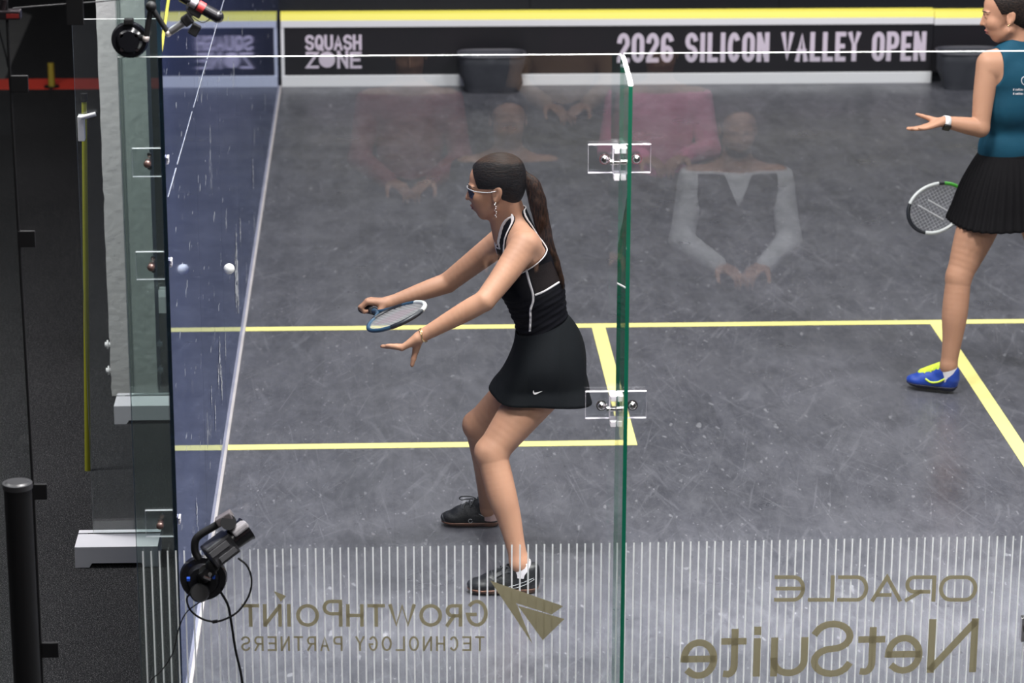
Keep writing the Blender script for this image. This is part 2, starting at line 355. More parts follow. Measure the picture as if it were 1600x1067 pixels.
# ------------------------------------------------------------------ implicit bodies: smooth union of round cones and ellipsoids, meshed once
class Body:
    def __init__(s): s.p = []
    def rc(s, a, b, r1, r2=None, k=.015, sub=False):
        s.p.append(('rc', V(*a), V(*b), r1, r1 if r2 is None else r2, k, sub)); return s
    def chain(s, pts, rs, k=.015, k2=.006):
        Q = spline([np.append(p_, r_) for p_, r_ in zip(pts, rs)], 7) if len(pts) > 2 else [np.append(p_, r_) for p_, r_ in zip(pts, rs)]
        for i in range(len(Q)-1): s.rc(Q[i][:3], Q[i+1][:3], Q[i][3], Q[i+1][3], k if i == 0 else .0015)
        return s
    def el(s, c, r, R=np.eye(3), k=.015, sub=False):
        s.p.append(('el', V(*c), V(*r), np.asarray(R, float), None, k, sub)); return s
    def copy(s, idx=None):
        b = Body(); b.p = list(s.p); return b
    def val(s, q, X, Y, Z):
        if q[0] == 'rc':
            _, a, b, r1, r2, k, sub = q; d = b-a; dd = max(d@d, 1e-12)
            px, py, pz = X-a[0], Y-a[1], Z-a[2]
            h = np.clip((px*d[0]+py*d[1]+pz*d[2])/dd, 0, 1)
            return np.sqrt((px-d[0]*h)**2+(py-d[1]*h)**2+(pz-d[2]*h)**2)-(r1+(r2-r1)*h)
        _, c, r, R, _, k, sub = q; px, py, pz = X-c[0], Y-c[1], Z-c[2]
        L = [R[i, 0]*px+R[i, 1]*py+R[i, 2]*pz for i in range(3)]
        k0 = np.sqrt(sum((L[i]/r[i])**2 for i in range(3))); k1 = np.sqrt(sum((L[i]/r[i]**2)**2 for i in range(3)))+1e-9
        return k0*(k0-1)/k1
    def bb(s, q):
        if q[0] == 'rc':
            R = max(q[3], q[4]); return np.minimum(q[1], q[2])-R, np.maximum(q[1], q[2])+R
        R = max(q[2]); return q[1]-R, q[1]+R
    @staticmethod
    def comb(F, d, k, sub):
        if sub:
            h = np.clip(.5-.5*(F+d)/k, 0, 1); return F+(-d-F)*h+k*h*(1-h)
        h = np.clip(.5+.5*(F-d)/k, 0, 1); return F+(d-F)*h-k*h*(1-h)
    def at(s, P):
        P = np.atleast_2d(P); F = np.full(len(P), 1.)
        for q in s.p: F = s.comb(F, s.val(q, P[:, 0], P[:, 1], P[:, 2]), q[5], q[6])
        return F
    def field(s, lo, hi, h):
        n = np.ceil((hi-lo)/h).astype(int)+1; ax = [(lo[i]+h*np.arange(n[i])).astype(np.float32) for i in range(3)]; F = np.full(n, 1., np.float32)
        X, Y, Z = ax[0][:, None, None], ax[1][None, :, None], ax[2][None, None, :]
        for q in s.p: F = s.comb(F, s.val(q, X, Y, Z), q[5], q[6])
        return F, X, Y, Z
    def mesh(s, name, h, mat, parent, off=0., clip=None, smooth=2):
        lo = np.min([s.bb(q)[0] for q in s.p if not q[6]], 0)-off-4*h; hi = np.max([s.bb(q)[1] for q in s.p if not q[6]], 0)+off+4*h
        n = np.ceil((hi-lo)/h).astype(int)+1
        ax = [(lo[i]+h*np.arange(n[i])).astype(np.float32) for i in range(3)]
        F = np.full(n, 1., np.float32)
        for q in s.p:
            a, b = s.bb(q); e = off+q[5]+3*h
            i0 = np.clip(np.floor((a-e-lo)/h).astype(int), 0, n); i1 = np.clip(np.ceil((b+e-lo)/h).astype(int)+1, 0, n)
            if np.any(i1 <= i0): continue
            sl = tuple(slice(i0[i], i1[i]) for i in range(3))
            d = s.val(q, ax[0][sl[0]][:, None, None], ax[1][sl[1]][None, :, None], ax[2][sl[2]][None, None, :])
            F[sl] = s.comb(F[sl], d, q[5], q[6])
        F -= off
        if clip is not None: F = np.maximum(F, clip(ax[0][:, None, None], ax[1][None, :, None], ax[2][None, None, :])).astype(np.float32)
        v, f = surface_nets(F, lo, h, smooth)
        return mesh_np(name, v, f, mat, parent)
def surface_nets(F, lo, h, smooth):
    S = F < 0; n = np.array(F.shape)-1; c = np.zeros(n, np.uint8); cor = [(i, j, k) for i in (0, 1) for j in (0, 1) for k in (0, 1)]
    for i, j, k in cor: c += S[i:n[0]+i, j:n[1]+j, k:n[2]+k]
    m_ = (c > 0) & (c < 8); ids = np.argwhere(m_); idx = np.full(n, -1, np.int32); idx[m_] = np.arange(len(ids))
    val = np.stack([F[ids[:, 0]+i, ids[:, 1]+j, ids[:, 2]+k] for i, j, k in cor], 1)
    acc = np.zeros((len(ids), 3)); cnt = np.zeros(len(ids))
    for a in range(8):
        for b in range(a+1, 8):
            ca, cb = np.array(cor[a]), np.array(cor[b])
            if np.abs(ca-cb).sum() != 1: continue
            va, vb = val[:, a], val[:, b]; x = (va < 0) != (vb < 0); t = np.where(x, va/np.where(x, va-vb, 1), 0)
            acc += np.where(x[:, None], ca+(cb-ca)*t[:, None], 0); cnt += x
    v = lo+h*(ids+acc/cnt[:, None]); Q = []
    for axx in range(3):
        b, c_ = (axx+1) % 3, (axx+2) % 3
        s0 = [slice(None)]*3; s1 = [slice(None)]*3; s0[axx] = slice(0, -1); s1[axx] = slice(1, None)
        A = S[tuple(s0)]; E_ = np.argwhere(A != S[tuple(s1)])
        ok = (E_[:, b] > 0) & (E_[:, c_] > 0) & (E_[:, b] < n[b]) & (E_[:, c_] < n[c_]); E_ = E_[ok]
        ins = A[E_[:, 0], E_[:, 1], E_[:, 2]]; q = []
        for db, dc in ((1, 1), (0, 1), (0, 0), (1, 0)):
            e = E_.copy(); e[:, b] -= db; e[:, c_] -= dc; q.append(idx[e[:, 0], e[:, 1], e[:, 2]])
        q = np.stack(q, 1); q[~ins] = q[~ins][:, ::-1]; Q.append(q)
    Q = np.concatenate(Q)
    for _ in range(smooth):
        a = np.zeros_like(v); w = np.zeros(len(v))
        for i in range(4):
            p, r = Q[:, i], Q[:, (i+1) % 4]
            for u_, t in ((p, r), (r, p)):
                for ax_ in range(3): a[:, ax_] += np.bincount(u_, v[t, ax_], len(v))
                w += np.bincount(u_, minlength=len(v))
        v = .5*v+.5*a/np.maximum(w, 1)[:, None]
    return v, Q
def frame(f, u):
    """rows forward, left, up"""
    f = nrm(f); u = np.asarray(u, float); u = nrm(u-f*(u@f)); return np.array([f, np.cross(u, f), u])
def bvh_of(*objs):
    vs = []; fs = []
    for o in objs:
        off = np.zeros(3); w = o
        while w is not None: off = off+np.array(w.location); w = w.parent
        b = len(vs); vs += [tuple(np.array(q.co)+off) for q in o.data.vertices]; fs += [[b+i for i in p.vertices] for p in o.data.polygons]
    return BVHTree.FromPolygons(vs, fs)
def hit(bv, px, py, lift=.002):
    """where the line of sight through a photo pixel meets a built surface"""
    d = nrm(ray(px, py)); h_ = bv.ray_cast(Vector(CAM), Vector(d))
    if h_[0] is None: return None
    n_ = np.array(h_[1]); n_ = n_ if n_@d < 0 else -n_
    return np.array(h_[0])+n_*lift
def hits(bv, pts, lift=.002):
    return [p for p in (hit(bv, x, y, lift) for x, y in pts) if p is not None]

# ------------------------------------------------------------------ stroke lettering
def arc(cx, cy, rx, ry, a0, a1, n=14):
    return [(cx+rx*math.cos(math.radians(a0+(a1-a0)*i/n)), cy+ry*math.sin(math.radians(a0+(a1-a0)*i/n))) for i in range(n+1)]
def glyph(ch):
    """paths in a unit box"""
    G = {
     'A': [[(0, 0), (.5, 1), (1, 0)], [(.18, .32), (.82, .32)]], 'H': [[(0, 0), (0, 1)], [(1, 0), (1, 1)], [(0, .5), (1, .5)]],
     'E': [[(1, 1), (0, 1), (0, 0), (1, 0)], [(0, .52), (.85, .52)]], 'L': [[(0, 1), (0, 0), (1, 0)]], 'I': [[(.5, 0), (.5, 1)]],
     'N': [[(0, 0), (0, 1)], [(.03, .97), (.97, .03)], [(1, 0), (1, 1)]], 'T': [[(0, 1), (1, 1)], [(.5, 1), (.5, 0)]], 'V': [[(0, 1), (.5, 0), (1, 1)]],
     'Y': [[(0, 1), (.5, .48), (1, 1)], [(.5, .48), (.5, 0)]], 'Z': [[(0, 1), (1, 1), (0, 0), (1, 0)]], 'W': [[(0, 1), (.25, 0), (.5, 1), (.75, 0), (1, 1)]],
     'O': [arc(.5, .5, .5, .5, 0, 360, 36)], '0': [[(0, .25), (0, .75)]+arc(.5, .75, .5, .25, 180, 0)+[(1, .25)]+arc(.5, .25, .5, .25, 0, -180)],
     'Q': [arc(.5, .5, .5, .5, 0, 360, 36), [(.6, .25), (1, -.05)]],
     'C': [arc(.5, .5, .5, .5, 45, 315, 26)], 'G': [arc(.5, .5, .5, .5, 45, 330, 26)+[(1, .45), (.6, .45)]],
     'P': [[(0, 0), (0, 1), (.6, 1)]+arc(.6, .74, .4, .26, 90, -90)+[(0, .48)]], 'U': [[(0, 1), (0, .35)]+arc(.5, .35, .5, .35, 180, 360)+[(1, 1)]],
     'R': [[(0, 0), (0, 1), (.6, 1)]+arc(.6, .74, .4, .26, 90, -90)+[(0, .48)], [(.5, .48), (1, 0)]],
     'S': [arc(.5, .75, .5, .25, 20, 270)+arc(.5, .25, .5, .25, 90, -160)],
     '2': [arc(.5, .72, .5, .28, 170, -20)+[(0, .08), (0, 0), (1, 0)]],
     '6': [arc(.5, .75, .5, .25, 20, 180)+[(0, .25)]+arc(.5, .25, .5, .25, 180, 540)],
     'e': [[(.05, .5), (.95, .5)], arc(.5, .5, .5, .5, 0, 310, 26)], 't': [[(.45, 1.28), (.45, .3)]+arc(.8, .3, .35, .3, 180, 280), [(0, 1), (1, 1)]],
     'u': [[(0, 1), (0, .38)]+arc(.5, .38, .5, .38, 180, 360)+[(1, .38)], [(1, 1), (1, 0)]], 'i': [[(.5, 0), (.5, 1)], [(.5, 1.3), (.5, 1.36)]],
     # wide squared capitals
     'o': [[(.3, 0), (.7, 0)]+arc(.7, .5, .3, .5, -90, 90)+[(.3, 1)]+arc(.3, .5, .3, .5, 90, 270)],
     'r': [[(0, 0), (0, 1), (.75, 1)]+arc(.75, .68, .25, .32, 90, -90)+[(.2, .36)], [(.5, .36), (1, 0)]],
     'a': [[(0, 0), (.5, 1), (1, 0)], [(.38, .22), (.8, .22)]], 'c': [[(1, 1), (.35, 1)]+arc(.35, .5, .35, .5, 90, 270)+[(1, 0)]],
     'l': [[(0, 1), (0, 0), (1, 0)]], 'x': [[(1, 1), (.35, 1)]+arc(.35, .5, .35, .5, 90, 270)+[(1, 0)], [(0, .5), (.95, .5)]],
    }
    return G[ch]
def stroke_char(mb, ch, x0, y0, w, h, sw, put):
    """put(x,y)->world; strokes of width sw inside box"""
    for ip, path in enumerate(glyph(ch)):
        P = [V(x0+sw/2+p[0]*(w-sw), y0+sw/2+p[1]*(h-sw)) for p in path]
        closed = np.linalg.norm(P[0]-P[-1]) < 1e-6
        if closed: P = P[:-1]
        P = [p for i, p in enumerate(P) if i == 0 or np.linalg.norm(p-P[i-1]) > 1e-7]
        n = len(P); v = []
        for i in range(n):
            a = P[i-1] if (closed or i > 0) else P[i]; b = P[(i+1) % n] if (closed or i < n-1) else P[i]
            t1 = nrm(P[i]-a) if np.linalg.norm(P[i]-a) > 1e-9 else None; t2 = nrm(b-P[i]) if np.linalg.norm(b-P[i]) > 1e-9 else None
            if t1 is None: t1 = t2
            if t2 is None: t2 = t1
            n1 = V(-t1[1], t1[0]); n2 = V(-t2[1], t2[0])
            mvec = (n1+n2); dn = max(1+n1@n2, .45); mvec = mvec/dn
            q = P[i].copy()
            if not closed and i == 0: q = q-t2*sw/2*.98
            if not closed and i == n-1: q = q+t1*sw/2*.98
            v += [q+mvec*sw/2, q-mvec*sw/2]
        f = []
        for i in range(n if closed else n-1): j = (i+1) % n; f.append([2*i, 2*i+1, 2*j+1, 2*j])
        mb.add([put(*p)+V(0, -.00025*ip-.000012*(i_//2), 0) for i_, p in enumerate(v)], f)

# ================================================================== THE SETTING
LW = .062
fl = MB().box((-.0, -.0, -.08), (6.4, 9.75, 0)).build('floor', FLOOR); tag(fl, 'grey-blue scuffed wooden squash court floor with yellow lines', None, None, 'structure')
for x0, x1, y0, y1 in ((0.002, 6.398, 4.26, 4.26+LW), (0.002, 1.6+LW, 2.66-LW, 2.66), (1.6, 1.6+LW, 2.66, 4.26), (4.8-LW, 6.398, 2.66-LW, 2.66),
                       (4.8-LW, 4.8, 2.66, 4.26), (3.2-LW/2, 3.2+LW/2, .002, 4.26)):
    MB().box((x0, y0, 0), (x1, y1, .0015)).build('court_line', YEL, fl)
so = MB().add([(-9, -9, -.012), (16, -9, -.012), (16, 20, -.012), (-9, 20, -.012)], [[0, 1, 2, 3]]).build('floor_surround', CARPET)
tag(so, 'dark speckled carpet around the glass court', None, None, 'structure')
a, b = PZ(0, 129, -.012), PZ(248, 126, -.012)
MB().box((a[0]-1.5, a[1]-.22, -.012), (b[0]+.25, a[1]+.10, -.009)).build('red_line', pbr('tape_red', (.75, .055, .03), .6), so)
mb = MB(); mb.add([PZ(x, y, -.010) for x, y in ((18, 14), (50, 24), (10, 118), (-30, 190), (-40, 30))], [[0, 1, 2, 3, 4]])
mb.build('concrete_strip', pbr('concrete_grey', (.10, .10, .10), .9, noise=(3, .6, (.13, .13, .125))), so)

# --- left and right walls of blue court glass
def side_wall(name, x0, x1, sgn, label):
    root = empty(name); tag(root, label, None, None, 'structure')
    n = 7; w = 9.75/n
    zt = lambda y: 2.75+(y/9.75)*2.3
    for i in range(n):
        y0, y1 = i*w+(.004 if i else 0), (i+1)*w
        v = [(x0, y0, .012), (x1, y0, .012), (x1, y1, .012), (x0, y1, .012), (x0, y0, zt(y0)), (x1, y0, zt(y0)), (x1, y1, zt(y1)), (x0, y1, zt(y1))]
        mb = MB(); mb.add(v, [[0, 3, 2, 1], [4, 5, 6, 7]], 1); mb.add(v, [[1, 2, 6, 5], [3, 0, 4, 7]], 0); mb.add(v, [[0, 1, 5, 4], [2, 3, 7, 6]], 2)
        mb.build('pane', [WALLB, EDGET, EDGED], root)
    xi = x1 if sgn > 0 else x0
    # out line sloping from the front wall down to the back wall
    e = .0012*sgn
    q = [(xi+e, .01, 2.13), (xi+e, 9.74, 4.57), (xi+e, 9.74, 4.62), (xi+e, .01, 2.18)]
    MB().add(q, [[0, 1, 2, 3]]).build('out_line', YELT, root)
    # sealing strip along the floor
    MB().box((min(xi, xi+.011*sgn), 0.002, 0), (max(xi, xi+.011*sgn), 9.69, .012)).build('seal_strip', pbr('seal_pale', (.50, .46, .46), .5, noise=(6, .6, (.36, .33, .33))), root)
    return root
wl = side_wall('wall_left', -.012, 0, 1, 'tall blue tinted glass side wall with white ball scuffs')
wr = side_wall('wall_right', 6.4, 6.412, -1, 'blue tinted glass side wall across the court')
# thin seam of the wall film at service height
mb = MB()
for k in range(44):
    y0 = .05+k*.21; y1 = y0+.21
    if k % 4 == 1: y1 -= .03+.02*(k % 3)
    mb.box((.0004, y0, 1.682), (.0016, y1, 1.6838+.0008*(k % 3)))
mb.build('film_seam', pbr('seam_white', (.42, .43, .47), .5), wl)
# long scuff marks on the wall (each a raised smear of ball rubber dust)
SC_M = pbr('scuff_white', (.60, .61, .66), .8, noise=(40, .7, (.3, .32, .4)))
def scuff(px, py, L, seed, wk=.22):
    rr = random.Random(seed); p = at(px, py, 0, .0); y = p[1]; z = p[2]; pts = []
    n = 22
    for i in range(n):
        t = i/(n-1); wd = L*wk*math.sin(math.pi*min(max(t, .03), .98))**1.5*(.25+rr.random()*.9)
        pts.append((y+rr.uniform(-.10, .10)*L, z+(t-.5)*L, wd))
    mb = MB(); v = [(.0016, a_[0]-a_[2], a_[1]) for a_ in pts]+[(.0016, a_[0]+a_[2], a_[1]) for a_ in pts]
    mb.add(v, [[i, i+n, i+n+1, i+1] for i in range(n-1)]); mb.build('scuff_mark', SC_M, wl)
for px, py, L, sd in ((370, 420, .42, 1), (368, 440, .30, 2), (375, 360, .16, 3), (372, 470, .16, 4), (343, 560, .20, 5), (346, 600, .18, 6), (341, 590, .14, 7), (336, 650, .14, 8),
                      (395, 270, .2, 9), (330, 620, .10, 11), (414, 160, .14, 12), (307, 800, .12, 13), (397, 215, .12, 14), (352, 545, .1, 15)):
    scuff(px, py, L, sd)

# --- front wall: dark glass with the printed tin along its foot
wf = empty('wall_front'); tag(wf, 'dark glass front wall behind the printed tin', None, None, 'structure')
for i in range(4):
    MB().box((i*1.6+(.004 if i else 0), 9.75, 0), (i*1.6+1.6, 9.765, 5.05)).build('pane', FRONTG, wf)
MB().box((.01, 9.745, 1.78), (6.39, 9.75, 1.83)).build('service_line', YELT, wf)
TY = 9.70
tin = empty('tin', (0, 0, 0)); tag(tin, 'black printed tin board with white rails and yellow top along the front wall', 'tin')
xs = PY(1457, 70, TY)[0]
for x0, x1, dz in ((.012, xs, 0), (xs+.004, 6.388, -.006)):
    MB().box((x0, TY, .07), (x1, 9.749, .39)).build('board', TINB, tin)
    MB().box((x0, TY-.012, .385+dz), (x1, 9.749, .43+dz), bev=.004).build('top_rail', WHT, tin)
    mb = MB(); v = [(x0, TY-.012, .43+dz), (x1, TY-.012, .43+dz), (x1, 9.749, .43+dz), (x0, 9.749, .43+dz), (x0, TY+.004, .47+dz), (x1, TY+.004, .47+dz), (x1, 9.749, .48+dz), (x0, 9.749, .48+dz)]
    mb.add(v, [[0, 1, 5, 4], [4, 5, 6, 7], [1, 2, 6, 5], [2, 3, 7, 6], [3, 0, 4, 7]]); mb.build('yellow_strip', YELT, tin)
MB().box((.012, TY-.012, 0), (xs, 9.749, .074), bev=.004).build('foot_rail', WHT, tin)
MB().box((xs+.3, TY-.012, 0), (6.388, 9.749, .074), bev=.004).build('foot_rail', WHT, tin)
MB().box((.012, TY-.008, .074), (.032, 9.749, .385)).build('end_post', WHT, tin)
def tin_text(name, txt, pxa, pxb, pya, pyb, sw, fw, gap, space=.6):
    """text fitted between two pixel columns on the face of the tin"""
    A = PY(pxa, pyb, TY-.001); B = PY(pxb, pya, TY-.001); tot = sum(space if c == ' ' else fw.get(c, 1) for c in txt)+gap*(len(txt)-1); u_ = (B[0]-A[0])/tot; h = B[2]-A[2]
    mb = MB(); x = 0
    for c in txt:
        if c == ' ': x += space+gap; continue
        w = fw.get(c, 1); stroke_char(mb, c, x*u_, 0, w*u_, h, sw, lambda a_, b_: V(A[0]+a_, TY-.0012, A[2]+b_)); x += w+gap
    return mb.build(name, LETW, tin)
tin_text('lettering', '2026 SILICON VALLEY OPEN'.replace('O', '0').replace('C', 'C'), 964, 1448, 49, 98, .030, {'I': .45, 'L': .85, 'E': .85}, .16, .62)
tin_text('lettering', 'SQUASH', 477, 565, 54, 79, .018, {}, .06)
tin_text('lettering', 'Z', 478, 498, 81, 107, .018, {}, .1); tin_text('lettering', 'N', 527, 544, 79, 107, .018, {}, .1); tin_text('lettering', 'E', 547, 565, 81, 107, .018, {}, .1)
c = PY(511, 93, TY-.001); MB().cyl((c[0], TY-.0012, c[2]), (c[0], TY-.004, c[2]), .052, n=32).build('disc_mark', LETW, tin)
# dark soft bins standing against the tin
def bin_(px0, px1, label):
    A = PY(px0, 140, 9.55); B = PY(px1, 140, 9.55); xc = (A[0]+B[0])/2; hw = (B[0]-A[0])/2
    root = empty('soft_bin', (xc, 9.55, 0)); tag(root, label, 'bin', 'dark soft bins at the foot of the tin')
    mb = MB(); R = []; n = 40
    for s_, (z, k, o) in enumerate(((0, .80, 0), (.05, .86, .01), (.12, .93, -.008), (.18, .97, .006), (.235, 1.0, 0), (.235, .93, 0), (.06, .78, 0))):
        ring = []
        for i in range(n):
            t = 2*math.pi*i/n; cx_, sy_ = math.cos(t), math.sin(t); p_ = 4.
            rr = (abs(cx_)**p_+abs(sy_)**p_)**(-1/p_)
            wr_ = 1+.03*math.sin(5*t+z*40)+.02*math.sin(11*t-z*25)
            ring.append((xc+hw*k*rr*cx_*wr_+o, 9.55+.125*k*rr*sy_*wr_, z))
        R += ring
    mb.add(R, [[s_*n+i, s_*n+(i+1) % n, (s_+1)*n+(i+1) % n, (s_+1)*n+i] for s_ in range(6) for i in range(n)]+[list(range(6*n, 7*n))], 0, True)
    mb.build('bag', pbr('cloth_slate', (.030, .032, .042), .75, noise=(7, .6, (.045, .047, .06)), bump=(12, .5)), root)
    ring = [(xc+hw*(abs(math.cos(t))**4+abs(math.sin(t))**4)**-.25*math.cos(t), 9.55+.125*(abs(math.cos(t))**4+abs(math.sin(t))**4)**-.25*math.sin(t), .237) for t in np.linspace(0, 2*math.pi, 40, endpoint=False)]
    MB().tube(ring, .008, closed=True).build('rim', pbr('rim_grey', (.07, .07, .085), .4), root)
bin_(716, 820, 'dark grey soft bin standing against the tin between the printed words')
bin_(1462, 1560, 'dark grey soft bin beside the end of the printed tin, behind the teal player')

# --- back wall: clear glass panes, fins, brackets, vinyl stripes and mirrored lettering
wb = empty('wall_back'); tag(wb, 'clear glass back wall with white stripes and gold lettering', None, None, 'structure')
FX = [1.352, 2.80, 3.75, 5.05]; T = .012; ZT = 2.117; EX = -.128
edges = [EX]+FX+[6.53]
for i in range(5):
    x0, x1 = edges[i]+(.004 if i else 0), edges[i+1]-(.004 if i < 4 else 0)
    MB().box((x0, -T, .012), (x1, 0, ZT+.0045*min(x1, 2.6)/2.6), mis=[3, 1, 0, 0, 2, 2]).build('pane', [GLASS, EDGE, EDGET, EDGED], wb)
for fx in FX:
    th = .006; y1 = -T-.001; y0 = -.30; xa, xb = fx-th, fx+th
    prof = [(y1, .012), (y0, .012), (y0, 2.085), (y0+.02, 2.095), (y1-.06, ZT), (y1, ZT)]
    v = [(xa, *p) for p in prof]+[(xb, *p) for p in prof]; n = len(prof); mb = MB()
    mb.add(v, [list(range(n))[::-1], list(range(n, 2*n))], 0)
    mb.add(v, [[1, 2, 2+n, 1+n]][::1], 1); mb.add(v, [[2, 3, 3+n, 2+n], [3, 4, 4+n, 3+n], [4, 5, 5+n, 4+n]], 2); mb.add(v, [[5, 0, n, 5+n], [0, 1, 1+n, n]], 1)
    mb.build('fin', [GLASSG, EDGE, EDGET], wb)
def bracket(fx, z, left=True, right=True, hh=.043, par=wb):
    """acrylic plates bolted through the panes with a clear clamp at the fin"""
    b = None
    for s_ in ([-1] if left else [])+([1] if right else []):
        xa, xb = (fx-.098, fx-.010) if s_ < 0 else (fx+.010, fx+.088)
        y0, y1 = -T-.013, -T-.001
        v0 = (min(xa, xb), y0, z-hh); v1 = (max(xa, xb), y1, z+hh)
        b = MB().box(v0, v1, mis=[1, 1, 0, 0, 1, 1]).build('bracket', [ACRYL, ACE], par)
        xc = (xa+xb)/2+s_*-.004
        MB().cyl((xc, y0-.004, z), (xc, y1, z), .0105, n=20).sphere((xc, y0-.006, z), (.0125, .011, .0125), n=12).build('bolt', CHROME, b)
        MB().cyl((xc, y0-.004, z), (xc, y0, z), .0165, n=20).build('washer', CHROME, b)
    k = MB().box((fx-.026, -T-.05, z-hh*.9), (fx-.006, -T-.001, z+hh*.95), mis=[1, 1, 0, 0, 1, 1]).build('clamp', [ACRYL, ACE], par)
    MB().box((fx-.024, -T-.052, z-hh*1.35), (fx-.008, -T-.006, z-hh*.92), bev=.002).build('clamp_foot', ACE, k)
    MB().box((fx-.024, -T-.052, z+hh*.55), (fx-.008, -T-.006, z+hh*.97), bev=.002).build('clamp_cap', ACE, k)
    MB().cyl((fx-.035, -T-.03, z-.006), (fx+.012, -T-.03, z-.006), .008, n=14).build('pin', CHROME, k)
for fx in FX:
    for z in (1.807, 1.036): bracket(fx, z)
# corner brackets tying the back pane to the side wall
for z in (1.80, 1.483, .66):
    b = MB().box((-.098, .001, z-.043), (-.013, .013, z+.043), mis=[1, 1, 0, 0, 1, 1]).build('corner_bracket', [ACRYL, ACE], wb)
    MB().cyl((-.052, -T-.004, z), (-.052, .014, z), .010, n=20).sphere((-.052, -T-.005, z), (.0115, .009, .0115), n=10).build('bolt', pbr('bolt_brown', (.16, .10, .09), .3, .6), b)
    for dz in (-.018, .02): MB().cyl((-.048, .013, z+dz), (-.048, .022, z+dz), .007, n=14).build('bolt', CHROME, b)
    MB().box((.0015, .02, z-.010), (.007, .06, z+.010), mis=[1, 1, 0, 0, 1, 1]).build('clamp_plate', [ACRYL, ACE], b)
# vinyl stripes: thin vertical lines, one joined decal for each pane
mb = MB(); x = EX+.02; yv = -T-.0008
while x < 6.38:
    if min(abs(x-f_) for f_ in FX) > .012: mb.add([(x-.0024, yv, .014), (x+.0024, yv, .014), (x+.0024, yv, .577+.004*x), (x-.0024, yv, .577+.004*x)], [[0, 1, 2, 3]])
    x += .0253
o = mb.build('stripe_decal', STRIPE, wb); o['kind'] = 'stuff'
def glass_text(txt, px_l, px_r, py_t, py_b, sw, widths, gap, space=.6, caps=(), capk=1.0, tilt=True, scale_small=1.0):
    """mirrored lettering on the back glass: reads from inside the court"""
    yv = -T-.0016; R_ = PY(px_r, py_b, yv); L_ = PY(px_l, py_b, yv); H = PY(px_r, py_t, yv)[2]-R_[2]
    tot = sum(space if c_ == ' ' else widths.get(c_, 1) for c_ in txt)+gap*(len(txt)-1); u_ = (R_[0]-L_[0])/tot; x = 0; mb = MB()
    for i, c_ in enumerate(txt):
        if c_ == ' ': x += space+gap; continue
        w = widths.get(c_, 1); h = H*(1 if i in caps or not caps else scale_small)
        f_ = lambda a_, b_: V(R_[0]-a_, yv, R_[2]+b_+(L_[2]-R_[2])*a_/(R_[0]-L_[0]))
        stroke_char(mb, c_, x*u_, 0, w*u_, h, sw, f_); x += w+gap
    return mb.build('lettering', GOLD, wb)
glass_text('GROWTHPOINT', 378, 762, 937, 979, .0115, {'I': .34, 'W': 1.3, 'T': .85, 'G': 1.05, 'O': 1.1, 'H': .85, 'R': .8, 'P': .95, 'N': .9}, .17, caps=(0, 6), scale_small=.84)
glass_text('TECHNOLOGY PARTNERS', 377, 757, 994, 1017, .0062, {'I': .3, 'O': 1.1}, .42, .55)
glass_text('oraclx', 1209, 1526, 899, 940, .0125, {'l': .85, 'o': 1.25, 'a': 1.0}, .10)
# larger word with one tall capital at each half
def word(parts, sw):
    for ch, x0, x1, y0, y1 in parts:
        yv = -T-.0016; A = PY(x1, y1, yv); B = PY(x0, y0, yv); mb = MB()
        stroke_char(mb, ch, 0, 0, A[0]-B[0], B[2]-A[2], sw, lambda a_, b_: V(A[0]-a_, yv, A[2]+b_)); mb.build('lettering', GOLD, wb)
word([('N', 1452, 1525, 967, 1050), ('e', 1384, 1440, 992, 1052), ('t', 1341, 1381, 994, 1054), ('S', 1269, 1331, 970, 1057), ('u', 1205, 1261, 996, 1056), ('i', 1173, 1192, 997, 1057), ('t', 1127, 1165, 997, 1058), ('e', 1064, 1120, 999, 1060)], .0225)
# arrow emblem and the pointer over the I
yv = -T-.0016
def emblem(pts): MB().add([PY(x, y, yv) for x, y in pts], [list(range(len(pts)))]).build('emblem', GOLD, wb)
emblem([(766, 907), (880, 947), (862, 960), (806, 942), (808, 945), (832, 1006)])
emblem([(809, 946), (882, 967), (848, 1000)])
emblem([(427, 923), (447, 931), (439, 940)])
# door latch on the pane at the right
A = PY(1593, 1000, -T-.012); B = PY(1640, 962, -T-.012)
lt = MB().box((A[0], -T-.03, A[2]), (B[0], -T-.001, B[2]), bev=.004).build('door_latch', CHROME, wb)
MB().cyl(((A[0]+.02), -T-.045, (A[2]+B[2])/2), ((A[0]+.02), -T-.02, (A[2]+B[2])/2), .014).build('latch_knob', DARKM, lt)

# ------------------------------------------------------------------ outside the left wall
def support(yc, xo, zt, lab):
    f_ = MB().box((xo, yc-.006, .05), (-.014, yc+.006, zt), mis=[1, 1, 0, 0, 2, 2]).build('fin', [HALL_HAZE, pbr('fin_edge_pale', (.30, .33, .32), .3), EDGET], wl)
    ro = empty('support_foot', (xo+.12, yc, -.012)); tag(ro, lab, 'support foot', 'white feet under the side wall fins')
    x0, x1 = xo-.055, -.178
    for ya, yb in ((yc-.14, yc-.0065), (yc+.0065, yc+.035)):
        bm_ = MB(); pr_ = [(x0, -.012), (x0+.05, -.012), (x0+.06, .004), (x1-.06, .004), (x1-.05, -.012), (x1, -.012), (x1, .066), (x0, .066)]
        n = len(pr_); v = [(p[0], ya, p[1]) for p in pr_]+[(p[0], yb, p[1]) for p in pr_]
        bm_.add(v, [list(range(n)), list(range(n, 2*n))[::-1]]+[[i, i+n, (i+1) % n+n, (i+1) % n] for i in range(n)]); bm_.build('block', pbr('foot_white', (.66, .66, .70), .55, noise=(9, .3, (.56, .56, .6))), ro)
    MB().box((xo-.02, yc-.0066, .05), (x1, yc+.0066, .065)).build('slot_lining', BLK, ro)
    return f_
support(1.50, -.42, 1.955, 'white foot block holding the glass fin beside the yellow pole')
support(3.12, -.42, 2.4, 'white foot block at the base of the pale column')
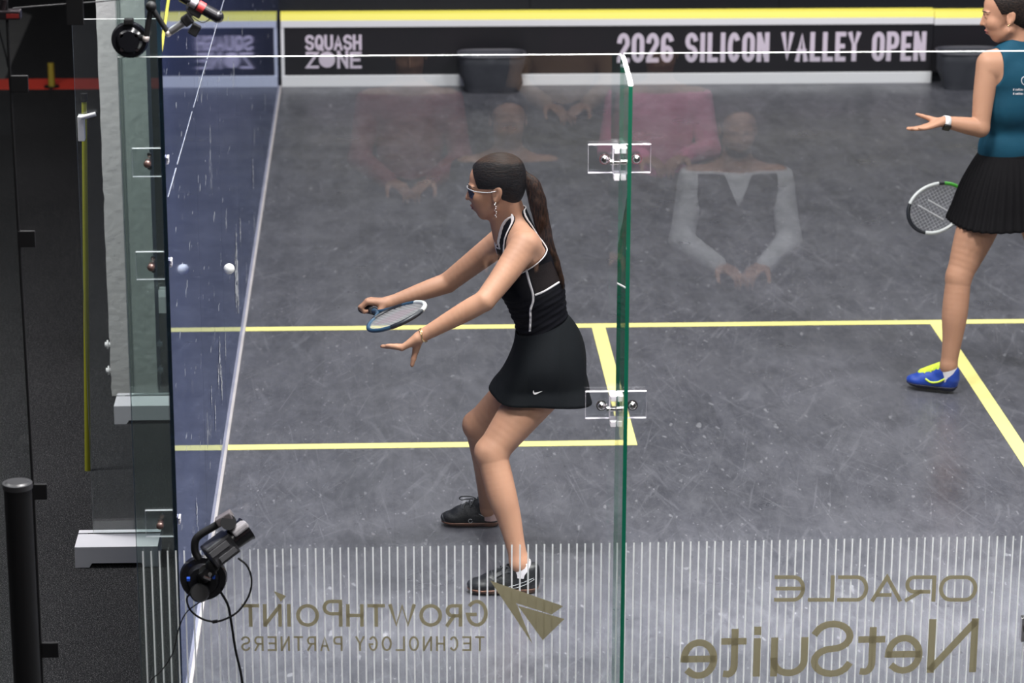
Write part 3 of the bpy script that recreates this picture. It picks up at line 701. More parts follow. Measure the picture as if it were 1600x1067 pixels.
support(4.75, -.36, 2.6, 'white foot block partly hidden behind the pale column')
# pale square column with bolts
co = empty('column', (-.42, 3.45, -.012)); tag(co, 'pale chipped square column with bolts outside the blue wall', 'column')
CW = pbr('column_white', (.62, .62, .61), .7, noise=(7, .5, (.52, .52, .52)), bump=(30, .3))
mb = MB(); N = 90; L_ = []
for i in range(N+1):
    z = -.012+i*(3.4/N); j = random.Random(i).choice((0, 0, 0, .001, .0015, -.001, .004))
    L_.append([(-.521+j, 3.36, z), (-.323, 3.36, z), (-.323, 3.56, z), (-.521+j*.5, 3.56, z)])
v = [p for r in L_ for p in r]; mb.add(v, [[i*4+k, i*4+(k+1) % 4, (i+1)*4+(k+1) % 4, (i+1)*4+k] for i in range(N) for k in range(4)]+[[N*4, N*4+1, N*4+2, N*4+3]])
mb.build('shaft', CW, co)
for z in (.205, .09):
    for s_, xx in ((-1, -.521), (1, -.323)):
        MB().cyl((xx-s_*.01, 3.40, z), (xx+s_*.022, 3.40, z), .011, n=12).cyl((xx+s_*.008, 3.40, z), (xx+s_*.014, 3.40, z), .02, n=12).build('bolt', WHT, co)
for gx in (-.436, -.428): MB().box((gx, 3.357, -.012), (gx+.003, 3.362, 3.38)).build('groove', pbr('groove_grey', (.33, .34, .33), .8), co)
# yellow pole with a black cap, and the white clip on the fin
A = PY(137, 728, 2.41); B = PY(131, 146, 2.41)
po = empty('yellow_pole', (A[0], A[1], -.012)); tag(po, 'thin yellow pole with a black cap behind the glass fin', 'pole')
MB().cyl((A[0], A[1], -.012), (B[0], B[1], B[2]-.03), .012, .010, n=14).build('shaft', pbr('pole_yellow', (.26, .26, .015), .5), po)
MB().cyl((B[0], B[1], B[2]-.03), (B[0], B[1], B[2]), .013, n=14).build('cap', BLK, po)
cl = empty('edge_clip', PY(127, 218, 1.488)); tag(cl, 'white plastic clip near the top of the glass fin edge', 'clip')
P = lambda x, y: PY(x, y, 1.487)
MB().box((P(122, 200)[0], 1.474, P(122, 220)[2]), (P(132, 200)[0], 1.516, P(130, 181)[2]), bev=.003).build('jaw', WHT, cl)
MB().tube([P(127, 183)+V(0, -.01, 0), P(138, 180)+V(0, -.012, 0), P(150, 177)+V(0, -.01, 0)], .008).build('arm', WHT, cl)
# small yellow marker post far off on the red line
A = PZ(81, 137, -.012); mk = empty('marker_post', A); tag(mk, 'small yellow post standing on the red line', 'post')
MB().cyl(A, A+V(0, 0, .16), .022, .02, n=12).build('post', pbr('marker_yellow', (.35, .27, .03), .6), mk); MB().cyl(A, A+V(0, 0, .012), .05, n=16).build('base', BLK, mk)
# black stanchion post
A = PY(27, 752, -.5); st = empty('stanchion', (A[0], -.5, -.012)); tag(st, 'thick matte black post on the dark carpet', 'post')
MB().cyl((A[0], -.5, 0), (A[0], -.5, A[2]-.02), .040, n=28).build('shaft', BLK, st)
MB().cyl((A[0], -.5, A[2]-.02), (A[0], -.5, A[2]-.004), .043, n=28).cyl((A[0], -.5, A[2]-.004), (A[0], -.5, A[2]), .036, .03, n=28).build('cap', pbr('cap_black', (.03, .03, .033), .4), st)
MB().cyl((A[0], -.5, -.012), (A[0], -.5, .01), .16, .15, n=32).build('base', BLK, st)
# clear side screen with black edge cord and square clips
YS = -.30
sp = [PY(x, y, YS) for x, y in ((8, -40), (14.5, 100), (26, 310), (43, 610), (56, 850), (66, 1067), (73, 1210))]
sc = empty('screen_panel', (sp[-1][0], YS, -.012)); tag(sc, 'clear screen edged with a black cord and square black clips', 'screen')
MB().tube(spline(sp, 6), .0045, n=8).build('edge_cord', BLK, sc)
MB().tube(spline([PY(-10, 20, YS), PY(2, 60, YS), PY(10, 90, YS), PY(13, 105, YS)], 6), .003, n=8).build('cable', BLK, sc)
bt = sp[-1]; tp = sp[0]
v = [(bt[0]-.6, YS-.003, -.012), (bt[0], YS-.003, -.012), (tp[0], YS-.003, tp[2]), (bt[0]-.6, YS-.003, tp[2])]; v += [(q_[0], YS+.003, q_[2]) for q_ in v]
MB().add(v, [[0, 1, 2, 3], [7, 6, 5, 4]], 0).add(v, [[1, 5, 6, 2], [2, 6, 7, 3], [0, 4, 5, 1], [3, 7, 4, 0]], 1).build('pane', [GLASS, EDGED], sc)
for x, y in ((31, 131), (42, 373), (61, 768), (79, 1015)):
    c = PY(x, y, YS); MB().box(c-V(.026, .006, .024), c+V(.024, .006, .024), bev=.002).build('clip', BLK, sc)
c = PY(117, 14, YS); MB().box(c-V(.024, .006, .045), c+V(.024, .006, .04), bev=.002).build('clip', BLK, sc)
c = PY(14, 24, YS); MB().box(c-V(.028, .02, .010), c+V(.034, .02, .016), bev=.004).cyl(c+V(-.02, 0, .01), c+V(-.01, 0, .045), .010).build('clamp_head', DARKM, sc)
MB().box(c+V(-.005, -.022, -.004), c+V(.03, -.019, .008)).build('red_band', pbr('band_red', (.2, .012, .01), .5), sc)
MB().tube(spline([PY(20, 13, YS), PY(80, 8, YS), PY(150, 3, YS), PY(230, -6, YS)], 6), .002, n=6).build('cable', pbr('cable_grey', (.03, .03, .033), .5), sc)

# ------------------------------------------------------------------ microphone on an articulated arm at the top of the corner
YM = -.035
# tall clear corner fin that carries the suction cup
MB().box((EX, .002, .012), (-.014, .014, 2.72), mis=[3, 1, 0, 0, 2, 2]).build('corner_fin', [GLASSG, EDGE, EDGET, EDGED], wl)
c = PY(203, 62, .002); mi = empty('microphone_arm', (c[0], .002, c[2])); tag(mi, 'black microphone on a jointed arm fixed by a suction cup above the glass corner', 'microphone')
MB().cyl((c[0], .002, c[2]), (c[0], -.016, c[2]), .0545, .050, n=40).cyl((c[0], -.016, c[2]), (c[0], -.03, c[2]), .040, .030, n=40).build('suction_cup', BLKG, mi)
for dx, dz in ((-.022, .018), (.022, .018), (-.022, -.024), (.022, -.024)): MB().cyl((c[0]+dx, -.016, c[2]+dz), (c[0]+dx, -.030, c[2]+dz), .0055, n=12).build('screw', DARKM, mi)
MB().box(c+V(-.014, -.03, .048), c+V(.014, -.004, .066), bev=.004).build('lever', BLK, mi)
mb = MB(); j0 = PY(228, 60, YM); j1 = PY(236, 10, YM); j2 = PY(263, 52, YM)
mb.cyl(j0+V(-.03, .02, .0), j0, .009).cyl(j0, j1, .008).cyl(j1, j2, .008).sphere(j1, .016).build('arm', BLK, mi)
for jj in (j0, j2): MB().sphere(jj, .0105).build('joint', pbr('joint_pale', (.5, .45, .43), .35, .4), mi)
k1 = PY(290, 33, YM); k2 = PY(305, 45, YM)
MB().cyl(j2+V(.006, 0, .004), k1, .011, .012).build('swivel', pbr('swivel_grey', (.20, .20, .21), .3, .7), mi)
R = frame(k1-j2, (0, 0, 1))
MB().box((-.008, -.014, -.016), (.020, .014, .016), bev=.004, R=R, c=k1).box((-.014, -.012, -.02), (.014, .012, .014), bev=.004, R=frame((1, 0, -.6), (0, 0, 1)), c=k2).build('clamp', BLK, mi)
m0 = PY(283, -6, YM); m1 = PY(340, 26, YM); d = nrm(m1-m0)
mm_ = MB().cyl(m0, m1, .0155, .018, n=24).sphere(m1, .0185, R=None).build('body', BLKG, mi)
MB().cyl(m0+d*.055, m0+d*.075, .0172, n=24).build('red_ring', pbr('ring_red', (.35, .03, .03), .4), mi)
MB().cyl(m0+d*.03, m0+d*.05, .0168, n=24).build('grey_ring', pbr('ring_grey', (.35, .33, .36), .3, .5), mi)
MB().box((-.022, -.012, -.016), (.022, .012, .012), bev=.004, R=frame(d, (0, 0, 1)), c=PY(305, 16, YM)).build('cradle', BLK, mi)
MB().tube([k1+V(.006, 0, .014), PY(300, 22, YM)], .006).build('stem', BLK, mi)
MB().tube(spline([PY(297, 0, YM-.01), PY(291, 12, YM-.02), PY(298, 24, YM-.02), PY(315, 35, YM-.015), PY(326, 31, YM-.012), PY(330, 26, YM-.01)], 8), .0016, n=6).build('cable', BLK, mi)

# ------------------------------------------------------------------ camera on a suction mount, low on the back glass
c = PY(318, 901, -T); ca = empty('remote_camera', (c[0], -T, c[2])); tag(ca, 'black remote camera with a top handle on a suction mount stuck to the back glass', 'camera')
MB().cyl((c[0], -T-.001, c[2]), (c[0], -T-.02, c[2]), .0735, .070, n=48).cyl((c[0], -T-.02, c[2]), (c[0], -T-.04, c[2]), .052, .044, n=40).build('suction_cup', BLKG, ca)
YC = -.085
Q = lambda x, y, yy=YC: PY(x, y, yy)
MB().box(Q(294, 905)-V(.004, .008, .004), Q(294, 905)+V(.006, .008, .006), bev=.001).build('blue_knob', pbr('knob_blue', (.01, .06, .4), .3), ca)
MB().box(Q(334, 901)-V(.004, .008, .005), Q(334, 901)+V(.004, .008, .005), bev=.001).build('blue_knob', MATS['knob_blue'], ca)
mb = MB(); mb.cyl(Q(318, 901, -T-.03), Q(322, 893, YC), .022).cyl(Q(312, 926), Q(312, 926, YC-.02), .030, .026, n=24).cyl(Q(312, 926, -T-.01), Q(312, 926), .018)
mb.box((-.018, -.016, -.016), (.03, .016, .016), bev=.005, R=frame((.8, 0, .5), (0, 0, 1)), c=Q(322, 896)); mb.sphere(Q(332, 884), .022).build('mount_head', BLK, ca)
MB().box((-.010, -.018, -.004), (.014, .018, .005), bev=.002, R=frame((.9, 0, -.4), (0, 0, 1)), c=Q(323, 900, YC-.02)).cyl(Q(328, 897, YC-.01), Q(328, 897, YC-.03), .006, n=12).build('lock_lever', CHROME, ca)
Rc = frame(nrm(V(.72, .35, .45)), (-.4, 0, 1)); bc = Q(346, 856)
MB().box((-.050, -.036, -.036), (.040, .036, .036), bev=.008, R=Rc, c=bc).build('camera_body', pbr('camera_black', (.016, .016, .018), .3, noise=(60, .5, (.05, .05, .055))), ca)
MB().box((-.046, -.039, .004), (.02, -.034, .024), bev=.001, R=Rc, c=bc).box((-.03, -.04, -.026), (.03, -.035, -.008), bev=.001, R=Rc, c=bc).build('side_panel', pbr('panel_grey', (.08, .08, .085), .25, .3), ca)
MB().cyl(bc+Rc[0]*.035, bc+Rc[0]*.095, .034, .038, n=32).cyl(bc+Rc[0]*.095, bc+Rc[0]*.10, .040, .040, n=32).build('lens', BLKG, ca)
MB().box((-.02, -.022, -.008), (.035, .022, .014), bev=.006, R=Rc, c=Q(371, 829)).build('lens_hood', pbr('hood_grey', (.20, .19, .20), .45), ca)
hp = spline([Q(311, 873), Q(305, 862), Q(305, 846), Q(312, 836), Q(330, 825), Q(350, 813)], 6)
MB().tube(hp, [.012]*len(hp), n=12).build('top_handle', BLK, ca)
Rh = frame(nrm(V(.85, 0, .5)), (-.5, 0, 1))
MB().box((-.024, -.018, -.014), (.03, .018, .012), bev=.004, R=Rh, c=Q(349, 810)).build('handle_grip', pbr('grip_grey', (.14, .125, .13), .3, .3), ca)
MB().cyl(Q(357, 816, YC-.022), Q(357, 816, YC+.022), .024, n=24).build('grip_wheel', BLK, ca)
mb = MB()
for i in range(7):
    p = bc+Rc[0]*(-.04+.012*i)-Rc[1]*.037*-1+Rc[2]*(.018-.011*(i % 3)); mb.box(p-V(.004, .004, .003), p+V(.004, .004, .003), bev=.001)
mb.build('button', pbr('button_grey', (.3, .28, .3), .3), ca)
MB().tube(spline([Q(372, 872), Q(386, 884), Q(393, 905), Q(389, 930), Q(372, 955), Q(350, 968), Q(332, 971), Q(312, 965), Q(297, 952), Q(292, 936), Q(298, 925)], 8), .0032, n=8).build('cable', BLK, ca)
MB().box((-.008, -.005, -.004), (.008, .005, .004), bev=.001, R=frame((1, 0, .2), (0, 0, 1)), c=Q(336, 971)).build('cable_tie', BLK, ca)
MB().tube(spline([Q(345, 925, -.05), Q(356, 945, -.05), Q(361, 970, -.05), Q(368, 1015, -.04), Q(378, 1062, -.03), Q(384, 1130, -.03)], 8), .0042, n=8).build('cable', BLK, ca)
MB().tube(spline([Q(313, 940), Q(292, 956), Q(280, 980), Q(270, 1020), Q(252, 1048), Q(236, 1064), Q(226, 1100), Q(224, 1150, -.05)], 8), .002, n=6).build('cable', BLK, ca)

# ================================================================== PEOPLE
def head(B, O, H, s=1., chin=0., fem=True):
    """skull, face, ears around the ear centre O; H rows forward,left,up"""
    q = lambda a, b, c: O+s*(H[0]*a+H[1]*b+H[2]*c)
    E = lambda c, r, k=.012, sub=False, R=H: B.el(q(*c), s*V(*r), R, k, sub)
    E((-.004, 0, .034), (.096, .072, .080), .02)
    E((.040, 0, -.022), (.052, .057, .070), .02)
    E((.030, 0, -.066), (.043, .047, .034), .02)
    E((.0495, 0, -.088), (.0175, .019, .016), .014)
    B.rc(q(.0, .045, -.055), q(.045, .018, -.088), .015*s, .013*s, .016); B.rc(q(.0, -.045, -.055), q(.045, -.018, -.088), .015*s, .013*s, .016)
    for t in (-1, 1):
        E((.058, .036*t, -.022), (.026, .022, .024), .018)
        E((.094, .031*t, .000), (.012, .017, .011), .010, True)
        E((.077, .031*t, .001), (.0125, .0150, .0115), .004)
        B.rc(q(.090, .012*t, .0165), q(.078, .047*t, .017), .0065*s, .005*s, .010)
        # ear
        R2 = np.array([nrm(H[0]*.95+H[1]*.0*t+H[2]*.28), H[1], nrm(H[2]*.95-H[0]*.28)])
        E((-.010, .073*t, -.002), (.0175, .0070, .030), .006, False, R2)
        E((-.006, .081*t, .001), (.0100, .0060, .019), .003, True, R2)
        B.rc(q(-.002, .073*t, -.026), q(-.001, .072*t, -.030), .0070*s, .0055*s, .006)
    B.rc(q(.0905, 0, .006), q(.1035, 0, -.031), .0058*s, .0080*s, .009)
    for t in (-1, 1): B.rc(q(.090, .009*t, -.034), q(.087, .011*t, -.035), .0068*s, .0062*s, .006)
    E((.0825, 0, -.0555), (.0085, .019, .0055), .006); E((.0785, 0, -.0690), (.0085, .0165, .0060), .006)
    E((.0885, 0, -.0622), (.0075, .022, .0012), .003, True)
    return q
def hand(B, w, d, n, t, curl, L=1., thumb=None, tc=.3, spread=.0, rr=1.):
    """w wrist, d finger direction, n the way the palm faces, t towards the thumb side; curl = three bends in radians"""
    d = nrm(d); n = nrm(n-d*(n@d)); t = nrm(t-d*(t@d)-n*(t@n))
    kn = []
    for i, (o, ln) in enumerate(((.030, .080), (.0105, .083), (-.0095, .079), (-.028, .070))):
        k = w+L*(d*ln+t*o); kn.append(k)
        B.rc(w+L*(d*.012+t*o*.42), k, .0145*L*rr, .0098*L*rr, .010)
    for i, (k, ln) in enumerate(zip(kn, (.070, .078, .072, .057))):
        a = 0; p = k; dirx = nrm(d+t*spread*(1.5-i))
        for j, (fr, r0, r1) in enumerate(((.45, .0092, .0082), (.30, .0080, .0074), (.25, .0072, .0062))):
            a += curl[j]*(1+.06*i); e = p+L*ln*fr*(dirx*math.cos(a)+n*math.sin(a)); B.rc(p, e, r0*L*rr, r1*L*rr, .0035); p = e
    b0 = w+L*(d*.018+t*.018+n*.006); td = nrm(thumb if thumb is not None else d*.6+t*.8+n*.3)
    m1 = b0+L*td*.040; m2 = m1+L*nrm(td+tc*(d*.5-t*.3+n*.3))*.030; m3 = m2+L*nrm(td+1.8*tc*(d*.5-t*.35+n*.3))*.024
    B.rc(b0, m1, .0145*L*rr, .0108*L*rr, .010); B.rc(m1, m2, .0102*L*rr, .0090*L*rr, .005); B.rc(m2, m3, .0088*L*rr, .0070*L*rr, .004)
    return kn
def shoe_body(heel, d, L=.26, wd=1.):
    """returns upper Body, placed with its heel on the ground at heel pointing along d"""
    F = frame(d, (0, 0, 1)); q = lambda a, b, c: heel+F[0]*a*L/.26+F[1]*b*wd+F[2]*c
    U = Body()
    U.el(q(.048, 0, .040), V(.047*L/.26, .031*wd, .044), F, .02); U.el(q(.125, .002, .036), V(.085*L/.26, .038*wd, .036), F, .02)
    U.el(q(.198, .002, .030), V(.058*L/.26, .041*wd, .026), F, .02); U.rc(q(.035, 0, .055), q(.030, 0, .078), .029*wd, .026*wd, .015)
    U.rc(q(.068, 0, .082), q(.172, 0, .046), .027*wd, .027*wd, .02); U.rc(q(.050, 0, .075), q(.086, 0, .080), .031*wd, .024*wd, .015); U.rc(q(.028, 0, .06), q(.022, 0, .088), .028*wd, .020*wd, .012)
    return U, F, q
def shoe(root, heel, d, mats, L=.26, wd=1., h=.0035, lift=None):
    """upper, sole and laces"""
    U, F, q = shoe_body(heel, d, L, wd)
    up = U.mesh('shoe', h, mats[0], root, 0, clip=lambda X, Y, Z: heel[2]+.010-Z)
    F2 = Body(); F2.p = U.p[:3]
    F2.mesh('sole', h, mats[1], up, .004, clip=lambda X, Y, Z: np.maximum(Z-(heel[2]+.022), heel[2]+.001-Z))
    mb = MB()
    for i in range(5):
        a = .098+.018*i; zc = .1105-.0080*i
        P_ = []
        for t in np.linspace(-1, 1, 9):
            p = q(a+(.010 if i % 2 else -.004)*t, .024*t, zc-.016*t*t); P_.append(p)
        mb.tube(P_, .0034, n=6)
    mb.build('laces', mats[2], up)
    F3 = Body(); F3.p = U.p[1:3]; ov = mats[3] if len(mats) > 3 else mats[0]
    tcl = lambda X, Y, Z: np.maximum(.222*L/.26-((X-heel[0])*F[0][0]+(Y-heel[1])*F[0][1])+.5*(Z-heel[2]), heel[2]+.018-Z)
    F3.mesh('toe_cap', h, ov, up, .0016, clip=tcl)
    F4 = Body(); F4.p = U.p[:1]+U.p[5:]
    F4.mesh('heel_counter', h, ov, up, .0016, clip=lambda X, Y, Z: np.maximum(((X-heel[0])*F[0][0]+(Y-heel[1])*F[0][1])-.045+.35*(Z-heel[2]), np.maximum(heel[2]+.018-Z, Z-heel[2]-.075)))
    return up, q
def piping(bv, pts, r, mat, parent, name='piping', lift=.001, n=10):
    P_ = hits(bv, [tuple(p) for p in spline([V(x, y) for x, y in pts], n)], lift)
    if len(P_) > 2: return MB().tube(P_, r, n=8).build(name, mat, parent)
def torso(B, J, Fd, fem=1., wk=1.):
    """J: pel, waist, rib, chest, neck, shl, shr, hipl, hipr ; Fd forward"""
    ax = lambda a, b: frame(Fd-nrm(b-a)*(Fd@nrm(b-a)), b-a)
    A = ax(J['pel'], J['waist']); Bx = ax(J['waist'], J['rib']); Cx = ax(J['rib'], J['neck'])
    B.el(J['pel'], V(.098, .150*wk, .105), A, .03); B.el(J['waist'], V(.084, .112*wk, .105), Bx, .04)
    B.el(J['rib'], V(.098, .124*wk, .110), Bx, .04); B.el(J['chest'], V(.098, .132*wk, .125), Cx, .04)
    for t, h_ in ((1, 'hipl'), (-1, 'hipr')):
        B.el(J[h_]*.55+J['pel']*.45-A[0]*.036-A[2]*.030, V(.070, .078, .080), A, .03)
        if fem: B.el(J['chest']+Cx[0]*.062+Cx[1]*t*.058-Cx[2]*.022, V(.050, .056, .055), Cx, .03)
    for s_ in ('shl', 'shr'):
        m_ = J['neck']-Cx[2]*.045
        B.rc(J[s_]+(m_-J[s_])*.12, m_, .045, .052, .035)
        B.rc(J[s_]*.78+J['chest']*.22, J['chest'], .062, .075, .03)
        B.rc(J[s_]*.75+m_*.25-Cx[0]*.02, J['neck']+Cx[2]*.02, .030, .036, .03)
    return A, Bx, Cx

# ------------------------------------------------------------------ the player in black
P1 = empty('person', (1.03, 1.33, 0)); tag(P1, 'person in black tank top and skirt lunging with sunglasses and a long ponytail', 'person')
J = dict(pel=PY(864, 556, 1.30), waist=PY(847, 502, 1.30), rib=PY(836, 458, 1.30), chest=PY(826, 420, 1.30), neck=PY(802, 352, 1.30),
         shl=PY(819, 384, 1.15), shr=PY(797, 366, 1.45), hipl=PY(862, 585, 1.215), hipr=PY(858, 570, 1.40))
Fd = nrm(V(-1, .10, -.05))
TB = Body(); A1, B1, C1 = torso(TB, J, Fd)
NT = len(TB.p); B = TB.copy()
ear = PY(772, 303, 1.222); yaw = math.radians(9)
Hf = nrm(V(-math.cos(yaw), math.sin(yaw), -.05)); H1 = frame(Hf, (-.03, 0, 1)); O1 = ear-H1[1]*.073
q1 = head(B, O1, H1)
B.rc(q1(-.030, 0, -.035), J['neck']+V(.008, 0, -.02), .050, .054, .02); B.rc(q1(.0, 0, -.06), J['neck']+V(-.030, 0, -.035), .036, .042, .02)
# arms
el = PY(757, 470, 1.005); wr = PY(657, 526, 1.02)
B.chain([J['shl'], J['shl']*.45+el*.55+V(.004, 0, 0), el], [.051, .0425, .0355], .012)
B.chain([el, el*.66+wr*.34, wr], [.0355, .0340, .0215], .006)
hand(B, wr, PY(631, 542, 1.035)-wr, V(-.7, .12, -1), V(.0, 1, .12), (-.58, .04, .05), .97, thumb=V(-.30, -.12, -1), tc=-.12, rr=1.08)
el2 = PY(699, 442, 1.50); wr2 = PY(608, 473, 1.45)
B.chain([J['shr'], J['shr']*.5+el2*.5, el2], [.051, .043, .0360], .02)
B.chain([el2, el2*.66+wr2*.34, wr2], [.0360, .0330, .0215], .006)
# racket axis first: the fist closes on it
thr = PY(597, 489, 1.31); rax = nrm(V(.085, -.255, .052)); rw = V(.88, .33, .38); rw = nrm(rw-rax*(rw@rax)); rn = np.cross(rax, rw)
grip = thr-rax*.135
fk = nrm(V(-1, .05, .12))
hand(B, grip+V(.066, .008, .022), fk, V(0, -.1, -1), V(-.1, -1, .0), (.80, 1.50, 1.2), .93, thumb=V(-.45, -.55, -.62), tc=.4, rr=1.1)
B.rc(wr2, grip+V(.062, .008, .022), .0215, .019, .012)
# legs
kn = PY(768, 706, 1.115); an = PY(812, 880, 1.035)
B.chain([J['hipl'], J['hipl']*.5+kn*.5+V(0, 0, .004), kn], [.092, .075, .0535], .02)
B.chain([kn, PY(783, 768, 1.075), PY(795, 808, 1.06), PY(805, 850, 1.045), an], [.0530, .0515, .0425, .0335, .0325], .02)
B.el(kn+V(-.028, -.005, 0), V(.026, .034, .036), k=.02)
kn2 = PY(748, 664, 1.50); an2 = PY(764, 796, 1.695)
B.chain([J['hipr'], J['hipr']*.5+kn2*.5, kn2], [.092, .076, .0525], .02)
B.chain([kn2, kn2*.70+an2*.30+V(.012, 0, 0), kn2*.35+an2*.65+V(.004, 0, 0), an2], [.0525, .0525, .0385, .0325], .02)
B.el(kn2+V(-.027, 0, 0), V(.026, .034, .036), k=.02)
hl = V(1.178, 1.035, .0); hl2 = V(1.075, 1.700, .0)
B.chain([an, hl+V(-.055, 0, .055), hl+V(-.16, 0, .03)], [.032, .026, .020], .02); B.chain([an2, hl2+V(-.055, 0, .055), hl2+V(-.15, 0, .03)], [.032, .026, .020], .02)
body1 = B.mesh('body', .0032, SKIN, P1)
bv1 = bvh_of(body1)
# top: follows the torso, cut at the armholes and neck
up1 = C1[2]; ref = J['chest']; sneck = (J['neck']-ref)@up1
def top_lim(f_, l_):
    bk = np.clip(.5-f_/.06, 0, 1); sd_ = np.exp(-(f_/.045)**2); hi_ = .098-.033*bk+.010*sd_; lo_ = .066-.046*bk+.026*sd_      # racer back, halter front
    t = np.clip((hi_-np.abs(l_))/(hi_-lo_), 0, 1); t = t*t*(3-2*t)
    base = .036+.034*np.clip(-f_/.1, -.3, 1)
    return base+t*(sneck+.050-.105*np.clip((f_+.01)/.06, 0, 1)*np.clip((.070-np.abs(l_))/.025, 0, 1)-base)
def top_clip(X, Y, Z):
    s_ = (X-ref[0])*up1[0]+(Y-ref[1])*up1[1]+(Z-ref[2])*up1[2]; l_ = np.abs((X-ref[0])*C1[1][0]+(Y-ref[1])*C1[1][1]+(Z-ref[2])*C1[1][2])
    f_ = (X-ref[0])*C1[0][0]+(Y-ref[1])*C1[0][1]+(Z-ref[2])*C1[0][2]
    lim = top_lim(f_, l_)
    lo = (X-J['pel'][0])*A1[2][0]+(Y-J['pel'][1])*A1[2][1]+(Z-J['pel'][2])*A1[2][2]
    return np.maximum(s_-lim, .06-lo)
TBc = TB.copy(); TBc.rc(q1(-.030, 0, -.035), J['neck']+V(.008, 0, -.02), .050, .054, .02); TBc.rc(q1(.0, 0, -.06), J['neck']+V(-.030, 0, -.035), .036, .042, .02)
top1 = TBc.mesh('tank_top', .0035, TOPB, P1, .0065, top_clip)
# gathered cloth: ripples round the waist
me_ = top1.data; co_ = np.empty(len(me_.vertices)*3, np.float32); me_.vertices.foreach_get('co', co_); co_ = co_.reshape(-1, 3); nr_ = np.empty_like(co_).ravel(); me_.vertices.foreach_get('normal', nr_); nr_ = nr_.reshape(-1, 3)
wp = co_+np.array(P1.location, np.float32); s_ = (wp-ref)@up1; f_ = (wp-ref)@C1[0]
amp = np.clip((-.04-s_)/.05, 0, 1)*(.0016+.0022*np.clip(f_/.09, 0, 1)); co_ += nr_*(amp*(np.sin(s_*300+f_*9+2*np.sin(f_*30))+.6*np.sin(s_*170-f_*40)))[:, None].astype(np.float32)
me_.vertices.foreach_set('co', co_.ravel()); me_.update()
bvt = bvh_of(top1)
# skirt: lofted rings from waistband to hem
def skirt(name, c0, c1, up0, fw, r0, r1, mat, parent, folds, n=120, rows=26, sag=None, hip=(.45, 1.0), pleat=0, thick=.003, sq=True, front=.85):
    R_ = []
    lat = np.cross((0, 0, 1), fw)
    for i in range(rows+1):
        t = i/rows; e = t**.85
        c = c0*(1-t)+c1*t; ax = nrm(up0*(1-t)+V(0, 0, 1)*t); f_ = nrm(fw-ax*(fw@ax)); l_ = np.cross(ax, f_)
        rff = r0[0]+(r1[0]-r0[0])*t**front; rf = r0[0]+(r1[0]-r0[0])*e+hip[0]*math.sin(math.pi*min(t*1.25, 1))*.02; rl = r0[1]+(r1[1]-r0[1])*e+hip[1]*math.sin(math.pi*min(t*1.25, 1))*.022
        for k in range(n):
            a = 2*math.pi*k/n; w = t**1.6*sum(am*math.sin(fr*a+ph) for fr, am, ph in folds)
            if pleat: w += pleat*min(1, t*2.2)*(2*abs(((a*44/(2*math.pi)) % 1)-.5)-.5)
            pw = 2+1.4*t if sq else 2; g = (abs(math.cos(a))**pw+abs(math.sin(a))**pw)**(-1/pw)*(1+w)
            ca_ = .5+.5*math.cos(a); p = c+f_*(rff*ca_+rf*(1-ca_))*math.cos(a)*g+l_*rl*math.sin(a)*g
            if sag: p = p+V(0, 0, sag(a)*t*t)
            R_.append(p)
    f = [[i*n+k, i*n+(k+1) % n, (i+1)*n+(k+1) % n, (i+1)*n+k] for i in range(rows) for k in range(n)]
    o = mesh_np(name, R_, f, mat, parent); md = o.modifiers.new('thickness', 'SOLIDIFY'); md.thickness = thick; md.offset = 0
    return o
up0 = nrm(J['waist']-J['pel'])
sk1 = skirt('skirt', PY(846, 505, 1.30), PY(846, 609, 1.278), up0, V(-1, .05, 0), (.095, .124), (.174, .214), SKIRTB, P1,
            [(3, .035, .9), (5, .03, 2.1), (8, .016, .3)], sag=lambda a: .012*math.cos(a)-.004*math.sin(2*a), hip=(1.0, 1.3), front=2.0)
bvs = bvh_of(sk1)
# white trims on the top, found along the line of sight
piping(bvt, [(822, 420), (827, 440), (832, 457), (833, 470), (829, 484), (829, 498), (828, 518)], .0042, PIPE, top1, lift=.0)
piping(bvt, [(836, 461), (850, 455), (862, 448), (873, 441)], .0042, PIPE, top1, lift=.0)
G_ = []; nu, nv = 14, 10
for iv in range(nv+1):
    v_ = iv/nv
    for iu in range(nu+1):
        u_ = iu/nu; G_.append(((824+11*v_)*(1-u_)+(859+15*v_)*u_+2, (420+41*v_)*(1-u_)+(408+33*v_)*u_))
H_ = [hit(bvt, x, y, .0012) for x, y in G_]; mb = MB()
fq = [[a_, a_+1, a_+nu+2, a_+nu+1] for a_ in [iv*(nu+1)+iu for iv in range(nv) for iu in range(nu)]]
fq = [q_ for q_ in fq if all(H_[i] is not None for i in q_)]
mb.add([h_ if h_ is not None else J['chest'] for h_ in H_], fq, 0, True); mb.build('mesh_panel', MESHP, top1)
# armhole and neck trims: a cord along the cut edge of the cloth
lo_ = ref+V(-.20, -.22, -.02); hi_ = ref+V(.16, .22, .24); hh_ = .0028
F_, X_, Y_, Z_ = TBc.field(lo_, hi_, hh_); C_ = (top_clip(X_, Y_, Z_)+np.zeros_like(F_)).astype(np.float32); gx, gy, gz = np.gradient(C_, hh_)
E_ = np.sqrt((F_-.0065)**2+(C_/np.maximum(np.sqrt(gx*gx+gy*gy+gz*gz), .5))**2)-.0031
v_, f_q = surface_nets(E_.astype(np.float32), lo_, hh_, 3); mesh_np('piping', v_, f_q, PIPE, top1)
# swoosh on the skirt
def decal(bv, polys, mat, parent, name, lift=.004):
    mb = MB()
    for poly in polys:
        P_ = hits(bv, poly, lift)
        if len(P_) == len(poly): mb.add(P_, [list(range(len(P_)))])
    if mb.v: return mb.build(name, mat, parent)
decal(bvs, [[(833.5, 609), (835, 613), (838, 612.6), (837, 616), (834, 615.5), (832.6, 612.5)], [(838, 612.6), (848, 610.2), (837, 616)]], PIPE, sk1, 'swoosh')
